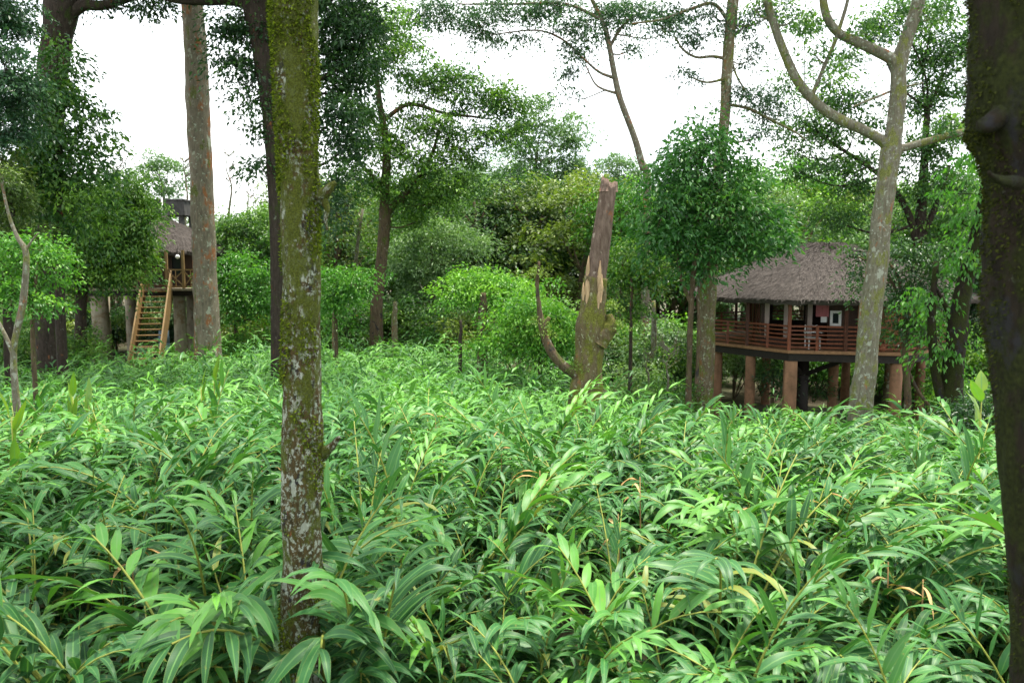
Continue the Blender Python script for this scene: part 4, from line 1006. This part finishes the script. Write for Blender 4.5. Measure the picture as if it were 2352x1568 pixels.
for (x, y, r) in ((-1.2, -3.0, 0.25),):
    MB().cyl((x, y), r, r * 0.9, -0.5, DZ - 0.39, 14).build('inner_post', M['beam'], hut, 0, True)
MB().bar((-1.2, -3.0, DZ - 1.2), (-2.0, -4.2, DZ - 0.45), 0.16).bar((-1.2, -3.0, DZ - 1.2), (0.0, -4.2, DZ - 0.45), 0.16).build('brace', M['beam'], hut)
for k in range(8):
    p, q = ocorner(k, 0.10), ocorner(k + 1, 0.10)
    for f in (0, 0.5):
        c_ = p.lerp(q, f); MB().box(c_.x - 0.065, c_.x + 0.065, c_.y - 0.065, c_.y + 0.065, DZ, DZ + 2.12).build('post', M['redwood'] if f == 0 else M['darkred'], hut, 0.008)
def rail_run(parent, a, b, n, z, h, rails, mat, pw=0.075, rw=0.03):
    a = Vector(a); b = Vector(b)
    d = (b - a).normalized()
    for i in range(n + 1):
        p = a.lerp(b, i / n)
        if 0 < i < n:
            MB().bar((p.x, p.y, z), (p.x, p.y, z + h), pw).build('baluster', mat, parent, 0.006)
    for j in range(rails):
        zz = z + 0.12 + (h - 0.16) * j / (rails - 1)
        MB().bar((a.x, a.y, zz), (b.x, b.y, zz), rw, 0.055 if j < rails - 1 else 0.07).build('rail', mat, parent)
for k in range(8):
    p, q = ocorner(k, 0.10), ocorner(k + 1, 0.10)
    rail_run(hut, (p.x, p.y, 0), (q.x, q.y, 0), 4, DZ, 0.95, 6, M['redwood'], 0.10)
rx0, rx1, ry0, ry1 = -2.9, 3.0, -3.1, 3.0
mb = MB()
def wall_x(mb, x, t, y0, y1, z0, z1, holes):     # wall in plane x with rectangular holes
    ys = sorted([y0, y1] + [h[0] for h in holes] + [h[1] for h in holes])
    for a, b in zip(ys[:-1], ys[1:]):
        if b - a < 1e-6: continue
        hh = [h for h in holes if h[0] <= a and h[1] >= b]
        if hh:
            h = hh[0]
            if h[2] > z0: mb.box(x, x + t, a, b, z0, h[2])
            if h[3] < z1: mb.box(x, x + t, a, b, h[3], z1)
        else: mb.box(x, x + t, a, b, z0, z1)
def wall_y(mb, y, t, x0, x1, z0, z1, holes):
    xs = sorted([x0, x1] + [h[0] for h in holes] + [h[1] for h in holes])
    for a, b in zip(xs[:-1], xs[1:]):
        if b - a < 1e-6: continue
        hh = [h for h in holes if h[0] <= a and h[1] >= b]
        if hh:
            h = hh[0]
            if h[2] > z0: mb.box(a, b, y, y + t, z0, h[2])
            if h[3] < z1: mb.box(a, b, y, y + t, h[3], z1)
        else: mb.box(a, b, y, y + t, z0, z1)
sideh = [(-2.6, -1.8, DZ + 0.5, DZ + 1.9), (-1.0, 0.0, DZ + 0.02, DZ + 1.95), (0.9, 2.0, DZ + 0.6, DZ + 1.9)]
wall_x(mb, rx0, 0.1, ry0, ry1, DZ + 0.002, DZ + 2.5, sideh); mb.build('side_wall', M['darkwood'], hut)
mb = MB(); fronth = [(-2.6, -1.95, DZ + 0.3, DZ + 1.95), (-1.85, -1.2, DZ + 0.02, DZ + 1.95), (-1.05, -0.35, DZ + 0.02, DZ + 1.95)]
wall_y(mb, ry0, 0.1, rx0 + 0.103, rx1, DZ + 0.002, DZ + 2.5, fronth); mb.build('front_wall', M['darkwood'], hut)
MB().box(0.75, 1.35, ry0 - 0.03, ry0 - 0.004, DZ + 0.05, DZ + 1.9).box(1.75, 2.7, ry0 - 0.03, ry0 - 0.004, DZ + 0.05, DZ + 1.9).build('wall_panel', M['terra'], hut)
mb = MB(); wall_y(mb, ry1 - 0.1, 0.1, rx0 + 0.103, rx1, DZ + 0.002, DZ + 2.5, [(-1.8, -0.4, DZ + 0.6, DZ + 1.9)]); wall_x(mb, rx1 + 0.003, 0.1, ry0, ry1, DZ + 0.002, DZ + 2.5, [(-1, 0.6, DZ + 0.6, DZ + 1.8)]); mb.build('back_wall', M['darkwood'], hut)
for (a, b, z0, z1) in sideh:
    f = MB(); f.box(rx0 - 0.04, rx0 - 0.002, a, a + 0.07, z0, z1).box(rx0 - 0.04, rx0 - 0.002, b - 0.07, b, z0, z1).box(rx0 - 0.04, rx0 - 0.002, a + 0.07, b - 0.07, z1 - 0.07, z1)
    w = f.build('window_frame', M['redwood'], hut)
    MB().box(rx0 + 0.03, rx0 + 0.04, a + 0.02, b - 0.02, z0, z1).build('pane', M['glass'], w)
for x in (-2.75, -2.02, -1.12):
    mb = MB()
    for i in range(3): mb.box(x + i * 0.06, x + 0.056 + i * 0.06, ry0 - 0.05 - 0.015 * (i % 2), ry0 - 0.02, DZ + 0.3, DZ + 1.95)
    mb.build('curtain', M['offwhite'], hut)
mb = MB()
for i in range(6): mb.box(-0.82 + i * 0.08, -0.745 + i * 0.08, ry0 - 0.09 - 0.02 * (i % 2), ry0 - 0.06, DZ + 1.18, DZ + 1.85)
mb.build('curtain', M['pink'], hut)['label'] = 'short pink curtain'
f = MB(); x0, x1, z0, z1 = -0.28, 0.14, DZ + 0.82, DZ + 1.42
f.box(x0, x1, ry0 - 0.05, ry0 - 0.004, z1 - 0.1, z1).box(x0, x1, ry0 - 0.05, ry0 - 0.004, z0, z0 + 0.1).box(x0, x0 + 0.1, ry0 - 0.05, ry0 - 0.004, z0 + 0.1, z1 - 0.1).box(x1 - 0.1, x1, ry0 - 0.05, ry0 - 0.004, z0 + 0.1, z1 - 0.1)
w = f.build('window', M['white'], hut); w['label'] = 'white framed window'
MB().box(x0 + 0.1, x1 - 0.1, ry0 - 0.02, ry0 - 0.006, z0 + 0.1, z1 - 0.1).build('pane', M['glass'], w)
MB().box(-0.62, -0.40, ry0 - 0.05, ry0 - 0.02, DZ + 0.95, DZ + 1.32).build('shutter', M['white'], hut)
MB().box(1.37, 1.73, ry0 - 0.03, ry0 - 0.004, DZ + 0.05, DZ + 1.9).build('door', M['doorwood'], hut)
thatch_roof(hut, 0, 0, RC + 0.62, RC + 0.62, 3.58 - hg, 2.2, (0.5, 0.5), poly=8, rot=R(-112.5), rnd=0.55, seed=3, strands=26000)
# things on the veranda
def chair(x, y, rz, label):
    v = Matrix.Rotation(TH, 3, 'Z') @ Vector((x, y, 0))
    e = link('veranda_chair', None, None, (hx + v.x, hy + v.y, hg + DZ)); e.rotation_euler = (0, 0, TH + rz); tag(e, label, 'chair', 'chairs on the veranda')
    MB().box(-0.24, 0.24, -0.23, 0.23, 0.40, 0.44).build('seat', M['white'], e, 0.01)
    b = MB().box(-0.24, 0.24, 0.21, 0.24, 0.80, 0.88).box(-0.24, 0.24, 0.21, 0.24, 0.60, 0.66)
    b.bar((-0.22, 0.225, 0.44), (-0.22, 0.225, 0.90), 0.035).bar((0.22, 0.225, 0.44), (0.22, 0.225, 0.90), 0.035); b.build('backrest', M['white'], e)
    for sx in (-1, 1):
        for sy in (-1, 1): MB().bar((sx * 0.21, sy * 0.2, 0), (sx * 0.21, sy * 0.2, 0.40), 0.04).build('leg', M['white'], e)
        MB().box(sx * 0.26 - 0.02, sx * 0.26 + 0.02, -0.22, 0.22, 0.62, 0.65).build('armrest', M['white'], e)
chair(-1.05, -4.1, 0.2, 'white chair on the right hut veranda just right of its corner post')
v = Matrix.Rotation(TH, 3, 'Z') @ Vector((1.35, -4.55, 0)); vx, vy = hx + v.x, hy + v.y
e = link('potted_plant', None, None, (vx, vy, hg + DZ)); tag(e, 'small potted fern standing behind the veranda railing near the pale leaning trunk', 'potted plant')
MB().cyl((0, 0), 0.12, 0.17, 0, 0.3, 16).build('pot', M['terra'], e, 0, True)
link('foliage', crown_mesh([(np.array([0, 0, 0.62]), np.array([0.3, 0.3, 0.35]))], 0.12, 0.6, M['bright'], 8, (0, 0, 0), [np.array([0, 0, 0.3])], name='foliage'), e)

# left hut
lx, ly = -20.0, 44.6; lg = gz(lx, ly - 3)
h2 = link('stair_hut', None, None, (lx, ly, lg)); tag(h2, 'smaller thatched hut on grey pillars at the left with an ochre stairway', 'treehouse')
dz = 3.61 - lg
MB().box(-2.6, 4.0, -3.6, 3.4, dz - 0.12, dz).build('deck', M['pillargrey'], h2)
fb = MB()
for yy in (-3.2, -1, 1.2, 3.0): fb.box(-2.5, 3.9, yy, yy + 0.2, dz - 0.40, dz - 0.123)
fb.build('floor_beams', M['beam'], h2)
for (px, Y, r) in [(228, 41.8, 0.42), (412, 41.8, 0.30), (300, 46, 0.3), (470, 42, 0.3), (240, 47, 0.3), (440, 47, 0.3)]:
    x = (px - 1176) / F * Y - lx; y = Y - ly
    V, Fq = tube(np.array([[x, y, -0.5], [x, y, dz * 0.3], [x, y, dz * 0.6], [x, y, dz - 0.41]]), [r * 1.15, r * 1.08, r, r], 14, 0.12, seed=px, fscale=1)
    link('pillar', mesh_np('pillar', V, Fq, M['pillargrey']), h2)
def lp(px, Y): return (px - 1176) / F * Y - lx
fy = -3.5; FY = ly + fy
posts = [lp(p, FY) for p in (205, 280, 341, 386, 424, 455)]
for x in posts: MB().bar((x, fy, dz), (x, fy, dz + 1.95), 0.12).build('post', M['ochre'], h2)
for a, b in zip(posts[:-1], posts[1:]):
    if abs(a - lp(341, FY)) < 0.01: continue
    r = MB()
    for zz in (0.08, 0.95): r.bar((a, fy, dz + zz), (b, fy, dz + zz), 0.05, 0.07)
    r.bar((a, fy + 0.01, dz + 0.1), (b, fy + 0.01, dz + 0.93), 0.04, 0.05); r.bar((a, fy - 0.03, dz + 0.93), (b, fy - 0.03, dz + 0.1), 0.04, 0.05)
    m_ = (a + b) / 2; r.bar((m_, fy + 0.04, dz + 0.1), (m_, fy + 0.04, dz + 0.93), 0.035)
    r.build('railing', M['ochre'], h2)
mb = MB(); x0, x1 = lp(250, 42.7), lp(455, 42.7)
dx0, dx1 = lp(345, 42.7), lp(384, 42.7)
wall_y(mb, -1.9, 0.1, x0, x1, dz + 0.002, dz + 2.0, [(dx0, dx1, dz + 0.002, dz + 1.85), (lp(398, 42.7), lp(418, 42.7), dz + 0.7, dz + 1.6)])
wall_x(mb, x1 + 0.003, 0.1, -1.9, 3.0, dz + 0.002, dz + 2.0, []); wall_x(mb, x0 - 0.103, 0.1, -1.9, 3.0, dz + 0.002, dz + 2.0, []); wall_y(mb, 3.0, 0.1, x0, x1, dz + 0.002, dz + 2.0, [])
mb.build('wall', M['darkwood'], h2)
d = MB().box(dx0 + 0.02, dx1 - 0.02, -1.88, -1.82, dz + 0.01, dz + 1.83).build('door', M['doorwood'], h2)
MB().box(dx0 + 0.12, dx1 - 0.12, -1.90, -1.883, dz + 0.15, dz + 0.85).box(dx0 + 0.12, dx1 - 0.12, -1.90, -1.883, dz + 1.0, dz + 1.6).build('door_panel', M['darkwood'], d)
MB().box(lp(398, 42.7), lp(418, 42.7), -1.86, -1.84, dz + 0.7, dz + 1.6).build('window', M['glass'], h2)
thatch_roof(h2, 0, 0, 4.1, 4.1, 5.50 - lg, 2.1, (0.35, 0.35), poly=8, rot=math.radians(-78), seed=5, strands=14000)
# hip ridges
rd = MB()
kk = math.pi / 8
for i in range(8):
    a = math.radians(-78) + 2 * kk * i
    rd.bar((4.05 * math.cos(a), 4.05 * math.sin(a), 5.50 - lg + 0.04), (0.35 * math.cos(a), 0.35 * math.sin(a), 5.50 - lg + 2.12), 0.10, 0.06)
rd.build('roof_ridges', M['thatch'], h2)
# lamp
b = bpy.data.meshes.new('lamp'); import bmesh
bm = bmesh.new(); bmesh.ops.create_uvsphere(bm, u_segments=16, v_segments=10, radius=0.11); bm.to_mesh(b); bm.free(); b.materials.append(M['white'])
for p_ in b.polygons: p_.use_smooth = True
lo = link('lamp', b, h2); lo.location = (lp(412, FY + 0.4), fy + 0.4, dz + 1.62)
MB().bar((lp(412, FY + 0.4), fy + 0.4, dz + 1.72), (lp(412, FY + 0.4), fy + 0.4, dz + 2.1), 0.02).build('lamp_cord', M['beam'], h2)
# stairway: part of the hut
topc = Vector((lp(363, FY), fy - 0.03, dz)); g3 = gz(-21.0, 36.3) - lg
botc = Vector(((316 - 1176) / F * 36.6 - lx, 36.6 - ly, g3)); 
dirv = (botc - topc); hw = 0.66
sidev = Vector((1, 0.0, 0)) 
flat = Vector((dirv.x, dirv.y, 0)).normalized(); sidev = Vector((-flat.y, flat.x, 0)); 
if sidev.x < 0: sidev = -sidev
for sg in (-1, 1):
    a = topc + sidev * sg * hw; b_ = botc + sidev * sg * hw
    pts = [a + Vector((0, 0, -0.55)), b_ + Vector((0, 0, -0.4)), b_ + Vector((0, 0, 0.25)), b_ * 0.93 + a * 0.07 + Vector((0, 0, 0.55)), b_ * 0.90 + a * 0.10 + Vector((0, 0, 0.72)), a + Vector((0, 0, 0.98))]
    MB().prism(pts, sidev * 0.07).build('stair_side', M['ochre'], h2)
ns = 17
for i in range(ns):
    p = topc.lerp(botc, (i + 0.6) / ns)
    MB().bar(p - sidev * (hw - 0.0), p + sidev * (hw - 0.002), 0.26, 0.05).build('stair_tread', M['ochre'], h2)
# drum and tank
x = (373 - 1176) / F * 40.6
e = link('water_drum', None, None, (x, 40.6, gz(x, 40.6))); tag(e, 'pale blue drum standing upright beside the foot of the ochre stairs', 'drum')
mb = MB().cyl((0, 0), 0.27, 0.27, 0, 0.7, 20).cyl((0, 0), 0.285, 0.285, 0.70, 0.74, 20).cyl((0, 0), 0.27, 0.27, 0.74, 1.4, 20).cyl((0, 0), 0.285, 0.285, 1.4, 1.44, 20).cyl((0, 0), 0.27, 0.25, 1.44, 2.1, 20)
mb.build('drum_body', M['bluedrum'], e, 0, True); MB().cyl((0.08, 0), 0.06, 0.06, 2.1, 2.14, 12).build('drum_cap', M['white'], e)
Y = 52; x0 = (362 - 1176) / F * Y; x1 = (447 - 1176) / F * Y; g = gz(x0, Y); zt = at(400, 460, Y)[2]; zb = at(400, 497, Y)[2]
e = link('water_tank', None, None, ((x0 + x1) / 2, Y, g)); tag(e, 'dark stained water tank on a tower behind the stairs hut roof, with a white pipe', 'water tank')
hw2 = (x1 - x0) / 2
mb = MB().box(-hw2, hw2, -1.1, 1.1, zb - g, zt - g - 0.12).box(-hw2 - 0.06, hw2 + 0.06, -1.16, 1.16, zt - g - 0.118, zt - g); mb.build('tank', M['tank'], e, 0.02)
for sx in (-0.75, 0.75):
    for sy in (-0.8, 0.8): MB().box(sx * hw2 - 0.14, sx * hw2 + 0.14, sy - 0.14, sy + 0.14, -0.3, zb - g - 0.002).build('leg', M['tank'], e)
pxx = (401 - 1176) / F * Y - (x0 + x1) / 2
MB().cyl((pxx, -1.25), 0.045, 0.045, zb - g - 0.9, zt - g + 0.05, 10).build('pipe', M['white'], e, 0, True)
MB().bar((pxx - 1.2, -1.25, zt - g + 0.07), (pxx + 0.05, -1.25, zt - g + 0.07), 0.07).build('pipe', M['white'], e)

# ------------------------------------------------------------------ ground
nx, ny = 140, 160
xs = np.concatenate([np.linspace(-600, -60, 12, endpoint=False), np.linspace(-60, 60, nx - 24), np.linspace(60, 600, 13)[1:]])
ys = np.concatenate([np.linspace(-60, 1, 8, endpoint=False), np.linspace(1, 70, ny - 24), np.linspace(70, 900, 17)[1:]])
X, Yg = np.meshgrid(xs, ys); Z = ground(X, Yg); Z = np.where(np.hypot(X, Yg) > 150, Z.clip(-2.4, 1), Z)
V = np.column_stack([X.ravel(), Yg.ravel(), Z.ravel()]); w_ = len(xs)
i, j = np.meshgrid(np.arange(len(ys) - 1), np.arange(w_ - 1), indexing='ij'); b0 = i * w_ + j
Fq = np.stack([b0, b0 + 1, b0 + w_ + 1, b0 + w_], -1).reshape(-1, 4)
gm_, nt, out = newmat('forest_floor')
tc = N(nt, 'ShaderNodeTexCoord'); n1 = noise(nt, tc.outputs['Object'], 1.5, 8, 0.7); n2 = noise(nt, tc.outputs['Object'], 0.12, 4)
c = mixc(nt, ramp(nt, n1, [(0.35, 0.0), (0.65, 1.0)]), (0.035, 0.024, 0.014), (0.10, 0.075, 0.04)); c = mixc(nt, ramp(nt, n2, [(0.4, 0.0), (0.6, 0.8)]), c, (0.035, 0.06, 0.015))
p = N(nt, 'ShaderNodeBsdfPrincipled'); p.inputs['Roughness'].default_value = 0.95; nt.links.new(c, p.inputs['Base Color']); nt.links.new(p.outputs[0], out.inputs[0])
tag(link('ground', mesh_np('ground', V, Fq, gm_)), kind='structure')

# fallen / dry leaves hanging in the field, dead canes
rg = np.random.default_rng(9)
for i, (px, py, Y) in enumerate([(1420, 1180, 8.5), (1150, 990, 12), (1470, 1095, 9.5), (2040, 1290, 7.5), (2120, 1330, 7.0), (840, 1240, 8.0), (1240, 1080, 10), (1900, 1120, 9.5), (1000, 950, 14), (1690, 1180, 9), (600, 1060, 11), (300, 1260, 7.6)]):
    p = at(px, py, Y); g0 = gz(p[0], Y)
    n = 3; e = link('dry_cane', None, None, (p[0], Y, g0)); tag(e, 'withered brown leaves on a bent dead cane among the green cardamom', 'plant', 'dead cardamom canes in the field')
    hh = max(1.4, p[2] - g0); a = rg.uniform(0, 6.28, n)
    C = np.column_stack([np.full(n, 0.0), np.full(n, 0.0), hh - rg.uniform(0, 0.3, n)]); D = nrm(np.column_stack([np.cos(a), np.sin(a) * 0.6, rg.uniform(0.1, 0.6, n)]))
    V, Fq, UV, m = blade_leaves(C, D, np.tile([0, 0, 1.0], (n, 1)), rg.uniform(0.3, 0.5, n), rg.uniform(0.025, 0.045, n), np.full(n, 1.8), 6, rg, 0.2, 0.6)
    link('foliage', mesh_np('foliage', V, Fq, M['dry'], np.repeat(rg.uniform(0.2, 0.9, n), m), UV), e)
    V, Fq = tube(np.array([[0, 0, -0.1], [0.02, 0, hh * 0.6], [0, 0, hh]]), [0.012, 0.009, 0.006], 5); link('stem', mesh_np('stem', V, Fq, M['dry'], np.full(len(V), 0.5)), e)

# ------------------------------------------------------------------ light, sky, camera
w = bpy.data.worlds.new('World'); SC.world = w; w.use_nodes = True
nt = w.node_tree; nt.nodes.clear()
out = nt.nodes.new('ShaderNodeOutputWorld'); bg = nt.nodes.new('ShaderNodeBackground'); bg.inputs['Strength'].default_value = 0.07
sky = nt.nodes.new('ShaderNodeTexSky'); sky.sky_type = 'NISHITA'; sky.sun_disc = False
SUN_EL, SUN_AZ = R(74), R(50)      # azimuth from +Y towards +X
sky.sun_elevation = SUN_EL; sky.sun_rotation = SUN_AZ; sky.dust_density = 3.0; sky.air_density = 1.0
tc = nt.nodes.new('ShaderNodeTexCoord')
cl = noise(nt, mapping(nt, tc.outputs['Generated'], (1, 1, 2.2)), 2.4, 5, 0.5)
cloud = ramp(nt, cl, [(0.30, (6.5, 7.3, 8.0)), (0.55, (10.0, 10.2, 10.2))])
mx = mixc(nt, 0.86, sky.outputs[0], cloud)
nt.links.new(mx, bg.inputs['Color']); nt.links.new(bg.outputs[0], out.inputs[0])
sd = bpy.data.lights.new('sun', 'SUN'); sd.energy = 2.6; sd.angle = R(10); sd.color = (1.0, 0.94, 0.82)
so = link('sun', sd); 
dv = Vector((math.sin(SUN_AZ) * math.cos(SUN_EL), math.cos(SUN_AZ) * math.cos(SUN_EL), math.sin(SUN_EL)))
so.rotation_euler = dv.to_track_quat('Z', 'Y').to_euler(); so.location = (0, 0, 40)

cam = bpy.data.cameras.new('camera'); co = link('camera', cam); co.location = (0, 0, CAMZ)
co.rotation_euler = (math.pi / 2 - PITCH, 0, 0)
cam.sensor_width = 36; cam.lens = 36 * F / 2352; cam.clip_end = 3000; cam.clip_start = 0.05
cam.dof.use_dof = True; cam.dof.focus_distance = 11; cam.dof.aperture_fstop = 2.4
SC.camera = co
SC.view_settings.view_transform = 'Standard'; SC.view_settings.look = 'None'; SC.view_settings.exposure = 1.9; SC.view_settings.gamma = 1.0
SC.render.engine = 'CYCLES'
cy = SC.cycles
cy.max_bounces = 4; cy.diffuse_bounces = 2; cy.glossy_bounces = 2; cy.transmission_bounces = 4; cy.transparent_max_bounces = 4
cy.use_denoising = True; cy.use_adaptive_sampling = True
print('tris', sum(len(o.data.polygons) for o in SC.objects if o.type == 'MESH'), 'objects', len(SC.objects))
